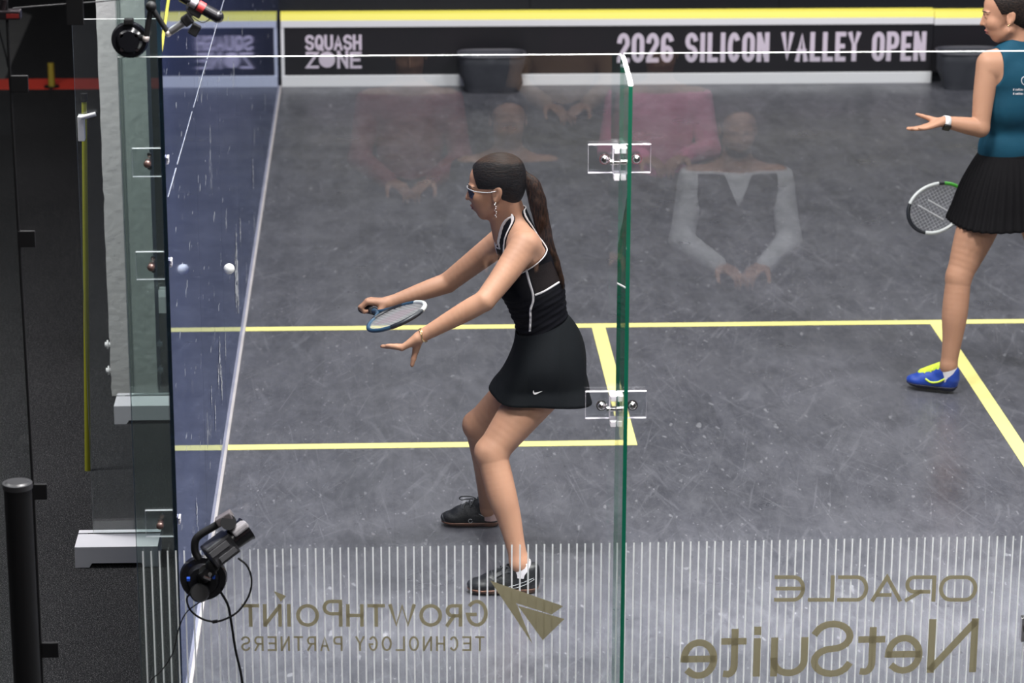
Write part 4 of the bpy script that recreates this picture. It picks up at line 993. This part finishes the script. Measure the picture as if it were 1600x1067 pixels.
# hair: cap, and the tied ponytail
HB = Body(); Eh = lambda c, r, k=.015: HB.el(q1(*c), V(*r), H1, k)
Eh((-.006, 0, .037), (.101, .0775, .086), .02); Eh((-.050, 0, .000), (.046, .058, .060), .02); Eh((-.03, 0, .078), (.06, .05, .040), .03)
def hair_clip(X, Y, Z):
    f_ = (X-O1[0])*H1[0][0]+(Y-O1[1])*H1[0][1]+(Z-O1[2])*H1[0][2]; u_ = (X-O1[0])*H1[2][0]+(Y-O1[1])*H1[2][1]+(Z-O1[2])*H1[2][2]; l_ = np.abs((X-O1[0])*H1[1][0]+(Y-O1[1])*H1[1][1]+(Z-O1[2])*H1[1][2])
    t_ = np.clip((u_+.004)/.020, 0, 1); t_ = t_*t_*(3-2*t_); a = f_-(.006+.052*t_+.30*np.clip(u_-.012, 0, .12))         # face line
    b = np.minimum(f_+.022, .014-u_)                                                                         # in front of / around the ear
    c_ = -.052-u_
    return np.maximum(np.maximum(a, b), c_)
hair1 = HB.mesh('hair', .003, HAIR, P1, 0, hair_clip)
tp = [PY(x, y, yy) for x, y, yy in ((808, 268, 1.29), (822, 275, 1.285), (832, 288, 1.28), (839, 312, 1.275), (844, 335, 1.27), (850, 360, 1.265), (857, 385, 1.26), (866, 410, 1.255), (876, 438, 1.25), (879, 452, 1.25))]
PB = Body(); rs = [.022, .011, .024, .029, .026, .024, .019, .018, .011, .003]
sp_ = spline(tp, 5); ri = np.interp(np.linspace(0, 9, len(sp_)), range(10), rs)
for i in range(len(sp_)-1):
    PB.rc(sp_[i], sp_[i+1], ri[i], ri[i+1], .006)
    if 8 < i < 42:
        for ph in (0, 2.1, 4.2):
            a = i*.42+ph; o_ = V(math.cos(a), math.sin(a), 0)*ri[i]*.42; a2 = (i+1)*.42+ph; o2 = V(math.cos(a2), math.sin(a2), 0)*ri[i+1]*.42
            PB.rc(sp_[i]+o_, sp_[i+1]+o2, ri[i]*.66, ri[i+1]*.66, .003)
PB.mesh('ponytail', .0028, HAIRT, hair1)
c = tp[1]; dd = nrm(tp[2]-tp[0])
MB().cyl(c-dd*.010, c+dd*.008, .0135, n=18).build('hair_tie', BLK, hair1)
# eyebrows and lips
LIP = pbr('lips', (.34, .11, .10), .4); BROW = pbr('brow_dark', (.03, .018, .014), .7)
def face_bits(q, root, B_, H):
    def surf(p, d):                                   # walk from outside along -d to the face
        for t in np.linspace(.03, -.02, 80):
            x = p+d*t
            if B_.at(x)[0] < .0008: return x
        return p
    for t in (-1, 1):
        P_ = [surf(q(.085-.018*k*k, (.014+.036*k)*t, .0195+.006*k-.006*k*k), nrm(H[0]+H[1]*t*.4*k)) for k in np.linspace(0, 1, 8)]
        MB().tube(P_, [.0022]*6+[.0016, .0008], n=6).build('eyebrow', BROW, root)
    for z0, r in ((-.0565, .0034), (-.0672, .0038)):
        P_ = [surf(q(.08, .021*k, z0+.003*k*k*(-1 if z0 > -.06 else 1)), nrm(H[0]+H[1]*.5*k)) for k in np.linspace(-1, 1, 11)]
        MB().tube(P_, [r*(1-.75*abs(k)) for k in np.linspace(-1, 1, 11)], n=8).build('lip', LIP, root)
face_bits(q1, P1, B, H1)
# sunglasses
sg = MB()
for t in (-1, 1):
    P_ = [q1(.099, .006*t, .013), q1(.096, .036*t, .012), q1(.078, .063*t, .010), q1(.068, .066*t, .000), q1(.078, .061*t, -.018), q1(.092, .030*t, -.020), q1(.098, .010*t, -.010)]
    sg.add(P_, [list(range(7)) if t > 0 else list(range(7))[::-1]])
sgo = sg.build('sunglasses', pbr('lens_black', (.006, .006, .010), .06, coat=.5), P1)
mb = MB()
for t in (-1, 1): mb.tube(spline([q1(.100, .008*t, .014), q1(.096, .036*t, .013), q1(.080, .062*t, .012), q1(.060, .071*t, .008), q1(.02, .077*t, .006), q1(-.008, .079*t, .010)], 5), .0019, n=6)
mb.tube([q1(.100, -.008, .013), q1(.101, 0, .012), q1(.100, .008, .013)], .0018, n=6).build('temples', pbr('frame_silver', (.70, .70, .72), .25, .6), sgo)
# earring, necklace, bracelet
mb = MB()
for k in range(9): mb.sphere(q1(-.004+.003*math.sin(k*2), .082, -.030-.0062*k), .0021+.0008*(k % 2), n=6)
mb.build('earring', pbr('jewel_silver', (.85, .83, .82), .15, .8), P1)
GLD = pbr('jewel_gold', (.85, .62, .33), .2, .9)
def ring_on(c, ax, r, tr, mat, name, parent, wob=0):
    x = nrm(np.cross(ax, (.1, .2, 1))); y = np.cross(nrm(ax), x)
    MB().tube([c+(x*math.cos(t)+y*math.sin(t))*r+nrm(ax)*wob*math.sin(3*t) for t in np.linspace(0, 2*math.pi, 36, endpoint=False)], tr, n=7, closed=True).build(name, mat, parent)
ax = nrm(wr-el); ring_on(wr-ax*.008, ax+V(.1, 0, .15), .0245, .0020, GLD, 'bracelet', P1, .002); ring_on(wr-ax*.013, ax+V(-.1, .1, .1), .0255, .0014, GLD, 'bracelet', P1, .003)
ring_on(J['neck']+V(-.008, 0, .003), nrm(V(-.55, 0, .95)), .0585, .0012, GLD, 'necklace', P1)
# socks and shoes
MB().tube([an+V(.004, 0, .006), an+V(.008, 0, -.02), an+V(.006, 0, -.045)], [.0345, .0355, .034], n=24).build('sock', SOCK, P1)
MB().tube([an2+V(.003, 0, .012), an2+V(.006, 0, -.01), an2+V(.006, 0, -.035)], [.0335, .0345, .034], n=24).build('sock', pbr('sock_pink', (.40, .27, .26), .8), P1)
BLKL = pbr('lace_black', (.018, .02, .026), .6); SHOEG = pbr('shoe_overlay', (.022, .023, .028), .35)
s1, qs1 = shoe(P1, hl, V(-1, .03, 0), (SHOEB, GUM, BLKL, SHOEG), .258, 1.05)
s2, qs2 = shoe(P1, hl2, V(-1, .10, 0), (SHOEB, GUM, BLKL, SHOEG), .232, 1.05)
MB().tube(spline([qs2(.098, 0, .088), qs2(.108, 0, .103), qs2(.128, 0, .112), qs2(.165, 0, .112), qs2(.178, -.004, .104), qs2(.17, -.006, .096), qs2(.142, -.004, .100), qs2(.118, 0, .102), qs2(.1, 0, .09)], 6), .0021, n=6).build('lace_loop', BLKL, s2)
MB().tube(spline([qs1(.10, .01, .085), qs1(.118, .012, .100), qs1(.145, .014, .092), qs1(.165, .016, .070), qs1(.168, .018, .058)], 6), .0023, n=6).build('lace_loop', BLKL, s1)
MB().tube(spline([qs1(.095, .02, .08), qs1(.12, .03, .085), qs1(.16, .03, .062)], 6), .0023, n=6).build('lace_loop', BLKL, s1)
bvq = bvh_of(s1)
for pts in ([(792, 918), (806, 914), (820, 909), (834, 903)], [(794, 921), (808, 918), (822, 913), (835, 905)]): piping(bvq, pts, .0013, GREYL, s1, 'side_stripe', 0)
bvq2 = bvh_of(s2)
piping(bvq2, [(748, 803), (752, 805), (756, 807)], .0012, GREYL, s2, 'side_mark', 0)
ring_px = [(735+3*math.cos(a), 814+3*math.sin(a)) for a in np.linspace(0, 5.6, 12)]
piping(bvq2, ring_px, .0011, GREYL, s2, 'round_mark', 0, n=3)

# ------------------------------------------------------------------ rackets
def racket(name, label, thr, ax, w, frame_mats, Lh=.275, Wh=.205, grip_from=.28, group=None, tape=None):
    n_ = np.cross(ax, w); root = empty(name, tuple(thr)); tag(root, label, 'racket')
    c = thr+ax*(Lh/2+.015)
    pts = [c+ax*(Lh/2)*math.cos(t)+w*(Wh/2)*math.sin(t)*(1+.06*math.cos(t)) for t in np.linspace(0, 2*math.pi, 72, endpoint=False)]
    hoop = MB(); hoop.tube(pts, .0075, n=10, closed=True)
    ho = hoop.build('hoop', frame_mats[0], root)
    # bumper on the tip and pale panels
    seg = lambda a0, a1, r=.0085: MB().tube([c+ax*(Lh/2)*math.cos(t)+w*(Wh/2)*math.sin(t)*(1+.06*math.cos(t)) for t in np.linspace(a0, a1, 24)], r, n=10)
    seg(-.6, .6).build('bumper', frame_mats[1], ho)
    for a0, a1, mt in frame_mats[3]: seg(a0, a1, .0082).build('frame_panel', mt, ho)
    mb = MB()
    for i in range(-6, 7):
        x = i*Wh/14.5; hl_ = Lh/2*math.sqrt(max(0, 1-(x/(Wh/2))**2)); mb.tube([c+w*x-ax*hl_, c+w*x+ax*hl_], .0007, n=4)
    for i in range(-8, 9):
        y = i*Lh/18.5; hl_ = Wh/2*math.sqrt(max(0, 1-(y/(Lh/2))**2)); mb.tube([c+ax*y-w*hl_, c+ax*y+w*hl_], .0007, n=4)
    mb.build('strings', frame_mats[2], root)
    for s_ in (-1, 1): MB().tube(spline([c-ax*Lh*.44+w*s_*Wh*.22, thr-ax*.02+w*s_*.012, thr-ax*.06], 5), .0075, n=10).build('throat', frame_mats[0], root)
    MB().cyl(thr-ax*.05, thr-ax*.12, .0085, .011).build('shaft', frame_mats[0], root)
    MB().cyl(thr-ax*.09, thr-ax*grip_from, .0145, .0155, n=18).cyl(thr-ax*grip_from, thr-ax*(grip_from+.012), .0185, .0175, n=18).build('grip', frame_mats[4], root)
    return root, c, n_
RB = pbr('racket_blue', (.03, .075, .13), .35); RD = pbr('racket_dark', (.012, .014, .02), .4); RW = pbr('racket_white', (.60, .62, .62), .35); STR = pbr('string_pale', (.45, .45, .46), .5); GR = pbr('grip_grey2', (.035, .036, .042), .7)
rk1, rc1, rn1 = racket('squash_racket', 'blue and white squash racket gripped in the raised right hand of the player in black', thr, rax, rw, (RB, RD, STR, [(.5, 1.9, RW), (2.4, 3.6, RD)], GR), grip_from=.215)
# printed emblem on the strings
mb = MB()
for a0 in np.linspace(-.05, .05, 15): mb.tube([rc1+rax*(-.05)+rw*(a0-.02), rc1+rax*.05+rw*(a0+.02)], .0013, n=5)
mb.build('string_emblem', pbr('emblem_mauve', (.33, .27, .30), .6), rk1)

# ------------------------------------------------------------------ the player in teal
P2 = empty('person', (3.2, 3.42, 0)); tag(P2, 'person in teal sleeveless top and pleated black skirt looking aside with open palm', 'person')
J2 = dict(pel=PY(1582, 275, 3.42), waist=PY(1582, 222, 3.42), rib=PY(1584, 165, 3.41), chest=PY(1586, 122, 3.40), neck=PY(1592, 66, 3.40),
          shl=PY(1545, 100, 3.36), shr=PY(1634, 100, 3.44), hipl=PY(1549, 300, 3.39), hipr=PY(1616, 300, 3.45))
F2 = nrm(V(-.30, .95, 0))
T2 = Body(); A2, B2, C2 = torso(T2, J2, F2, wk=1.02)
BB = T2.copy()
h2f = nrm(V(-.96, .22, -.10)); H2 = frame(h2f, (.02, 0, 1)); O2 = PY(1576, 22, 3.40)
q2 = head(BB, O2, H2, 1.09)
BB.rc(q2(-.028, 0, -.035), J2['neck']+V(.005, .01, -.02), .052, .057, .02); BB.rc(q2(.0, 0, -.06), J2['neck']+V(-.01, .03, -.02), .036, .044, .02)
e2 = PY(1532, 200, 3.30); w2 = PY(1474, 190, 3.27)
BB.chain([J2['shl'], J2['shl']*.5+e2*.5+V(-.004, 0, 0), e2], [.052, .0445, .037], .02); BB.chain([e2, e2*.66+w2*.34, w2], [.0375, .036, .0225], .012)
hand(BB, w2, PY(1424, 206, 3.24)-w2, V(-.1, .1, 1), V(0, 1, .0), (.06, .14, .18), .98, thumb=V(-.85, .42, .22), tc=.2, spread=.10)
er = J2['shr']+V(.09, .10, -.26); wr_ = J2['shr']+V(-.02, .27, -.48)
BB.chain([J2['shr'], J2['shr']*.5+er*.5, er], [.052, .0445, .037], .02); BB.chain([er, er*.66+wr_*.34, wr_], [.0375, .036, .0225], .012)
# racket across the front of the body
tipp = PY(1421, 348, 3.66); ax2 = nrm(tipp-(wr_+V(-.01, .05, -.03))); w2d = V(.0, .3, 1.); w2d = nrm(w2d-ax2*(w2d@ax2)); thr2 = tipp-ax2*.29
g2 = thr2-ax2*max(.16, (thr2-wr_)@ax2-.02)
hand(BB, wr_, nrm(V(-.75, .6, -.15)), V(-.3, -.5, -.6), V(-.4, .2, .6), (.8, 1.2, 1.0), .95, thumb=V(-.7, .3, .2))
k2 = PY(1498, 432, 3.29); a2 = PY(1482, 572, 3.235)
BB.chain([J2['hipl'], J2['hipl']*.5+k2*.5, k2], [.098, .084, .0525], .02); BB.chain([k2, PY(1492, 488, 3.26), PY(1488, 530, 3.245), a2], [.0525, .0545, .042, .0335], .02)
k2r = V(J2['hipr'][0]+.09, 3.52, .49); a2r = V(J2['hipr'][0]+.19, 3.46, .10)
BB.chain([J2['hipr'], J2['hipr']*.5+k2r*.5, k2r], [.098, .084, .0525], .02); BB.chain([k2r, k2r*.68+a2r*.32, k2r*.35+a2r*.65, a2r], [.0525, .0545, .042, .0335], .02)
d2 = nrm(V(-.88, .47, 0)); hl3 = V(a2[0]+.040, a2[1]-.018, .010); d2r = nrm(V(.25, .97, 0)); hl4 = V(a2r[0]-.01, a2r[1]-.05, 0)
for a_, h_, dd_ in ((a2, hl3, d2), (a2r, hl4, d2r)): BB.chain([a_, h_+dd_*.055+V(0, 0, .055), h_+dd_*.16+V(0, 0, .032)], [.033, .027, .020], .02)
body2 = BB.mesh('body', .0042, SKIN2, P2)
up2 = C2[2]; rf2 = J2['chest']; sn2 = (J2['neck']-rf2)@up2
def top2_clip(X, Y, Z):
    s_ = (X-rf2[0])*up2[0]+(Y-rf2[1])*up2[1]+(Z-rf2[2])*up2[2]; l_ = np.abs((X-rf2[0])*C2[1][0]+(Y-rf2[1])*C2[1][1]+(Z-rf2[2])*C2[1][2])
    t = np.clip((.150-l_)/(.150-.095), 0, 1); t = t*t*(3-2*t)
    lim = .0+t*(sn2+.03); sh = (l_-(.098+.085*np.clip((.045-s_)/.12, 0, 1)**2))*.8
    lo = (X-J2['pel'][0])*A2[2][0]+(Y-J2['pel'][1])*A2[2][1]+(Z-J2['pel'][2])*A2[2][2]
    return np.maximum(np.maximum(s_-(sn2+.028), .080-lo), sh)
T2s = T2.copy(); T2s.el(J2['waist']+V(0, 0, -.02), V(.108, .146, .11), B2, .04); T2s.el(J2['rib'], V(.106, .138, .11), B2, .04)
top2 = T2s.mesh('tank_top', .004, TEAL, P2, .0065, top2_clip)
sk2 = skirt('skirt', PY(1583, 232, 3.42), PY(1580, 344, 3.42), V(0, 0, 1), F2, (.106, .142), (.205, .262), PLEAT, P2, [(4, .02, .5)], n=264, pleat=.055, hip=(.4, .35))
MB().tube([J2['waist']+V(0, 0, -.045)+A2[0]*.108*math.cos(t)+A2[1]*.140*math.sin(t) for t in np.linspace(0, 2*math.pi, 48, endpoint=False)], .012, n=8, closed=True).build('waistband', PLEAT, P2)
# hair: dark, drawn back
HB2 = Body()
HB2.el(q2(-.008, 0, .038), 1.09*V(.101, .079, .087), H2, .02); HB2.el(q2(-.055, 0, .0), 1.09*V(.055, .064, .066), H2, .02); HB2.rc(q2(-.10, 0, .02), q2(-.15, 0, -.02), .04, .03, .02); HB2.rc(q2(-.15, 0, -.02), q2(-.17, 0, -.12), .032, .02, .02)
def hair2_clip(X, Y, Z):
    f_ = (X-O2[0])*H2[0][0]+(Y-O2[1])*H2[0][1]+(Z-O2[2])*H2[0][2]; u_ = (X-O2[0])*H2[2][0]+(Y-O2[1])*H2[2][1]+(Z-O2[2])*H2[2][2]; l_ = np.abs((X-O2[0])*H2[1][0]+(Y-O2[1])*H2[1][1]+(Z-O2[2])*H2[1][2])
    a = (f_-(.020+.50*np.clip(u_, 0, .12)+.28*np.clip(.062-l_, 0, .062)*np.clip(u_*14, 0, 1)))
    return np.maximum(np.maximum(a, np.minimum(f_+.020, .012-u_)), -.16-u_)
HB2.mesh('hair', .0035, HAIR2, P2, 0, hair2_clip)
face_bits(q2, P2, BB, H2)
for t in (-1, 1):
    MB().sphere(q2(.0785, .031*t, .001), (.0105, .0105, .0085), n=10, R=H2).build('eye', pbr('eye_white', (.6, .55, .52), .3), P2)
    MB().sphere(q2(.0868, .031*t, -.002), (.0035, .0045, .0042), n=8, R=H2).build('iris', pbr('iris_dark', (.015, .01, .008), .2), P2)
    MB().tube([q2(.082-.012*k*k, (.020+.024*k)*t, .006+.006*k-.008*k*k) for k in np.linspace(0, 1, 7)], .0018, n=6).build('eyelash', BROW, P2)
MB().sphere(q2(.000, .079, -.031), (.005, .003, .005), n=8).build('earring', MATS['jewel_gold'], P2)
# watch
axw = nrm(w2-e2); cw = w2-axw*.012
pts = []; xw = nrm(np.cross(axw, (0, 0, 1))); yw = np.cross(axw, xw)
wt = MB(); v = []; n = 28
for t in np.linspace(0, 2*math.pi, n, endpoint=False):
    o_ = xw*math.cos(t)+yw*math.sin(t); v += [cw-axw*.012+o_*.0275, cw+axw*.012+o_*.0265]
wt.add(v, [[2*i, 2*((i+1) % n), 2*((i+1) % n)+1, 2*i+1] for i in range(n)], 0, True)
wo = wt.build('watch', pbr('watch_white', (.75, .74, .74), .4), P2); wo.modifiers.new('thickness', 'SOLIDIFY').thickness = .004
MB().box((-.016, -.016, -.004), (.016, .016, .005), bev=.003, R=frame(axw, V(-.1, -.8, -.5)), c=cw+nrm(V(0, -.7, -.6))*.028).build('watch_case', BLKG, wo)
# socks and shoes
for a_, h_, dd_ in ((a2, hl3, d2), (a2r, hl4, d2r)):
    MB().tube([a_+V(.0, 0, .012), a_+V(.004, 0, -.02), h_+dd_*.045+V(0, 0, .045)], [.0365, .037, .036], n=24).build('sock', SOCK, P2)
for h_, dd_ in ((hl3, d2), (hl4, d2r)):
    s_, qs = shoe(P2, h_, dd_, (SHOEBL, SOLED, NEON), .228, 1.08, .004)
    for sgn in (-1, 1): MB().tube(spline([qs(.055, .034*sgn, .060), qs(.085, .040*sgn, .045), qs(.12, .041*sgn, .040), qs(.15, .036*sgn, .05)], 5), .0045, n=6).build('side_stripe', NEON, s_)
    MB().tube(spline([qs(.03, .026, .085), qs(.0, 0, .09), qs(.03, -.026, .085)], 5), .004, n=6).build('collar_trim', NEON, s_)
    Tn = Body(); Tn.rc(qs(.092, 0, .100), qs(.178, 0, .058), .022, .024, .01); Tn.mesh('tongue', .004, NEON, s_, 0)
# back print on the top
bt2 = bvh_of(top2)
piping(bt2, [(1603, 119), (1598, 121), (1596, 126), (1598, 131), (1603, 133)], .0016, PIPE, top2, 'round_print', .0005)
for y, x0 in ((140, 1583), (146.5, 1583)):
    mb = MB(); x = x0; i = 0
    while x < 1622:
        w_ = (1.6, 1.0, 1.9, 1.2, .8)[i % 5]; h_ = (1.9, 1.2, 1.2, 1.9)[i % 4]; P_ = hits(bt2, [(x, y+1.3), (x+w_, y+1.3), (x+w_, y-h_), (x, y-h_)], .002)
        if len(P_) == 4: mb.add(P_, [[0, 1, 2, 3]])
        x += w_+(.8 if i % 6 else 2); i += 1
    if mb.v: mb.build('small_print', PIPE, top2)
GRN = pbr('racket_green', (.05, .30, .03), .4)
rk2, _, _ = racket('squash_racket', 'black and white squash racket held across the teal player', thr2, ax2, w2d, (RD, RD, STR, [(.75, 2.0, RW), (-2.2, -.75, RW), (2.2, 4.1, GRN)], GR), Lh=.27, Wh=.20, grip_from=max(.26, (thr2-wr_)@ax2+.05))
mb = MB(); cc = tipp-ax2*.14
for o_ in (-.03, .02): mb.tube([cc+ax2*(o_+.05)+w2d*.05, cc+ax2*(o_-.02)-w2d*.06], .0035, n=6)
mb.build('string_emblem', pbr('emblem_pale', (.5, .5, .52), .6), rk2)

# ------------------------------------------------------------------ ball
bp = PY(358, 420, 1.75)
ball = MB().sphere(bp, .020, n=20).build('squash_ball', pbr('ball_white', (.85, .84, .82), .55, bump=(90, .15))); tag(ball, 'small white squash ball in flight near the blue wall', 'ball')

# ------------------------------------------------------------------ spectators behind the glass (seen mirrored in the back wall)
def spectator(x, y, seat, fd, label, shirt, vest=None, sleeve=True, trousers=None, hairm=HAIR2, beard=False, s=1., hands_up=0.):
    root = empty('person', (x, y, 0)); tag(root, label, 'person'); F = nrm(V(*fd)); Lf = np.cross((0, 0, 1), F); c = V(x, y, 0)
    q = lambda a, b, z: c+F*a+Lf*b+V(0, 0, z)
    Jx = dict(pel=q(0, 0, seat+.10), waist=q(.01, 0, seat+.22), rib=q(.015, 0, seat+.32), chest=q(.02, 0, seat+.42), neck=q(.04, 0, seat+.57),
              shl=q(.02, .175*s, seat+.50), shr=q(.02, -.175*s, seat+.50), hipl=q(.02, .09, seat+.08), hipr=q(.02, -.09, seat+.08))
    Tb = Body(); Ax, Bx, Cx = torso(Tb, Jx, F, fem=0, wk=1.18*s); Sh = Tb.copy(); Bd = Tb.copy()
    H = frame(F+V(0, 0, -.12), (0, 0, 1)); O = q(.055, 0, seat+.72); qh = head(Bd, O, H, 1.02)
    Bd.rc(qh(-.02, 0, -.03), Jx['neck'], .055, .06, .02)
    Lg = Body()
    for sg in (1, -1):
        sh = Jx['shl' if sg > 0 else 'shr']; e = q(.06, .225*sg*s, seat+.25+hands_up*.3); w = q(.27, .10*sg, seat+.20+hands_up)
        for bdy in (Bd, Sh): bdy.chain([sh, sh*.5+e*.5, e], [.055, .046, .04], .02)
        (Sh if sleeve else Bd).chain([e, w-F*.0], [.041, .030], .015); Bd.chain([e, w], [.036, .024], .015)
        hand(Bd, w, F*.6-Lf*sg*.7+V(0, 0, -.2), V(0, 0, -1), F, (.4, .6, .5), 1.05)
        h_ = Jx['hipl' if sg > 0 else 'hipr']; k = q(.45, .12*sg, seat+.07); a_ = q(.42, .13*sg, .09)
        Lg.chain([h_, k], [.09, .065], .03); Lg.chain([k, a_], [.062, .05], .02); Bd.chain([k, a_], [.05, .035], .02)
        U, _, _ = shoe_body(q(.37, .13*sg, -.012), F, .27); U.mesh('shoe', .007, SHOEB, root)
    Lg.el(Jx['pel'], V(.11, .17, .10), Ax, .03)
    Bd.mesh('body', .006, SKIN3, root); Sh.mesh('shirt', .007, shirt, root, .010, clip=lambda X, Y, Z: Z-(Jx['neck'][2]-.03))
    if vest:
        def vc(X, Y, Z):
            f_ = (X-x)*F[0]+(Y-y)*F[1]; l_ = np.abs((X-x)*Lf[0]+(Y-y)*Lf[1]); s_ = Z-Jx['chest'][2]
            v_ = np.where(f_ > .02, np.minimum(s_-.0, .0)*0+(s_+.02-l_*2.4), -1)
            return np.maximum(np.maximum(v_, l_-.165*s), Z-(Jx['neck'][2]-.035))
        Tb.mesh('vest', .007, vest, root, .022, clip=vc)
    Lg.mesh('trousers', .007, trousers or pbr('trousers_dark', (.02, .02, .025), .8), root, .012)
    Hb = Body(); Hb.el(qh(-.008, 0, .04), V(.102, .080, .088), H, .02); Hb.el(qh(-.05, 0, 0), V(.055, .064, .06), H, .02)
    def hc(X, Y, Z):
        f_ = (X-O[0])*H[0][0]+(Y-O[1])*H[0][1]+(Z-O[2])*H[0][2]; u_ = (X-O[0])*H[2][0]+(Y-O[1])*H[2][1]+(Z-O[2])*H[2][2]
        return np.maximum(f_-(.015+.55*np.clip(u_, 0, .12)), np.minimum(f_+.02, .0-u_))
    Hb.mesh('hair', .006, hairm, root, 0, hc)
    if beard:
        Bb = Body(); Bb.el(qh(.032, 0, -.072), V(.052, .056, .045), H, .01)
        Bb.mesh('beard', .006, HAIR2, root, 0, lambda X, Y, Z: (Z-(O[2]-.045)))
    return root
def chair(x, y, seat, fd, label):
    F = nrm(V(*fd)); Lf = np.cross((0, 0, 1), F); R = np.array([F, Lf, V(0, 0, 1)]); c = V(x, y, 0); root = empty('folding_chair', (x, y, -.012)); tag(root, label, 'chair', 'chairs behind the back glass')
    CH = pbr('chair_black', (.02, .02, .022), .5)
    MB().box((-.2, -.21, seat-.03), (.22, .21, seat-.002), bev=.008, R=R, c=c).build('seat', CH, root)
    MB().box((-.235, -.21, seat+.16), (-.205, .21, seat+.42), bev=.008, R=R, c=c).build('backrest', CH, root)
    for a in (-.19, .19):
        for b_ in (-.19, .19):
            top_ = seat+.36 if a < 0 else seat-.02
            MB().tube([c+F*(a-.03 if a < 0 else a)+Lf*b_+V(0, 0, -.012), c+F*(a-.03 if a < 0 else a)+Lf*b_+V(0, 0, top_)], .011, n=8).build('leg', CH, root)
WS = pbr('shirt_white', (.62, .64, .68), .8, bump=(14, .3)); VE = pbr('vest_dark', (.025, .026, .03), .85); PK = pbr('sweater_pink', (.75, .22, .38), .85); RDT = pbr('shirt_maroon', (.22, .03, .04), .85); NV = pbr('shirt_slate', (.04, .045, .06), .85); TN = pbr('shirt_tan', (.35, .22, .14), .85)
SP = [((1150, 205), 3.15, .48, (0, 1, 0), 'person in a dark vest over a white shirt seated behind the glass', dict(shirt=WS, vest=VE, beard=True)),
      ((1030, 75), 4.15, .60, (0, 1, 0), 'person in a pink sweater seated behind the glass with joined hands', dict(shirt=PK, hands_up=.10)),
      ((793, 175), 3.35, .48, (0, 1, 0), 'person in a slate shirt seated behind the glass', dict(shirt=NV)),
      ((640, 165), 4.15, .60, (0, 1, 0), 'person in a maroon top seated behind the glass', dict(shirt=RDT)),
      ((880, 60), 5.15, .72, (0, 1, 0), 'person in a tan shirt seated behind the glass', dict(shirt=TN))]
for (px, py), yv_, seat, fd, lab, kw in SP:
    p = PY(px, py, yv_); spectator(p[0], -yv_, seat, fd, lab, **kw); chair(p[0], -yv_-.02, seat+.01, fd, 'black folding chair under the '+lab.split(' seated')[0])
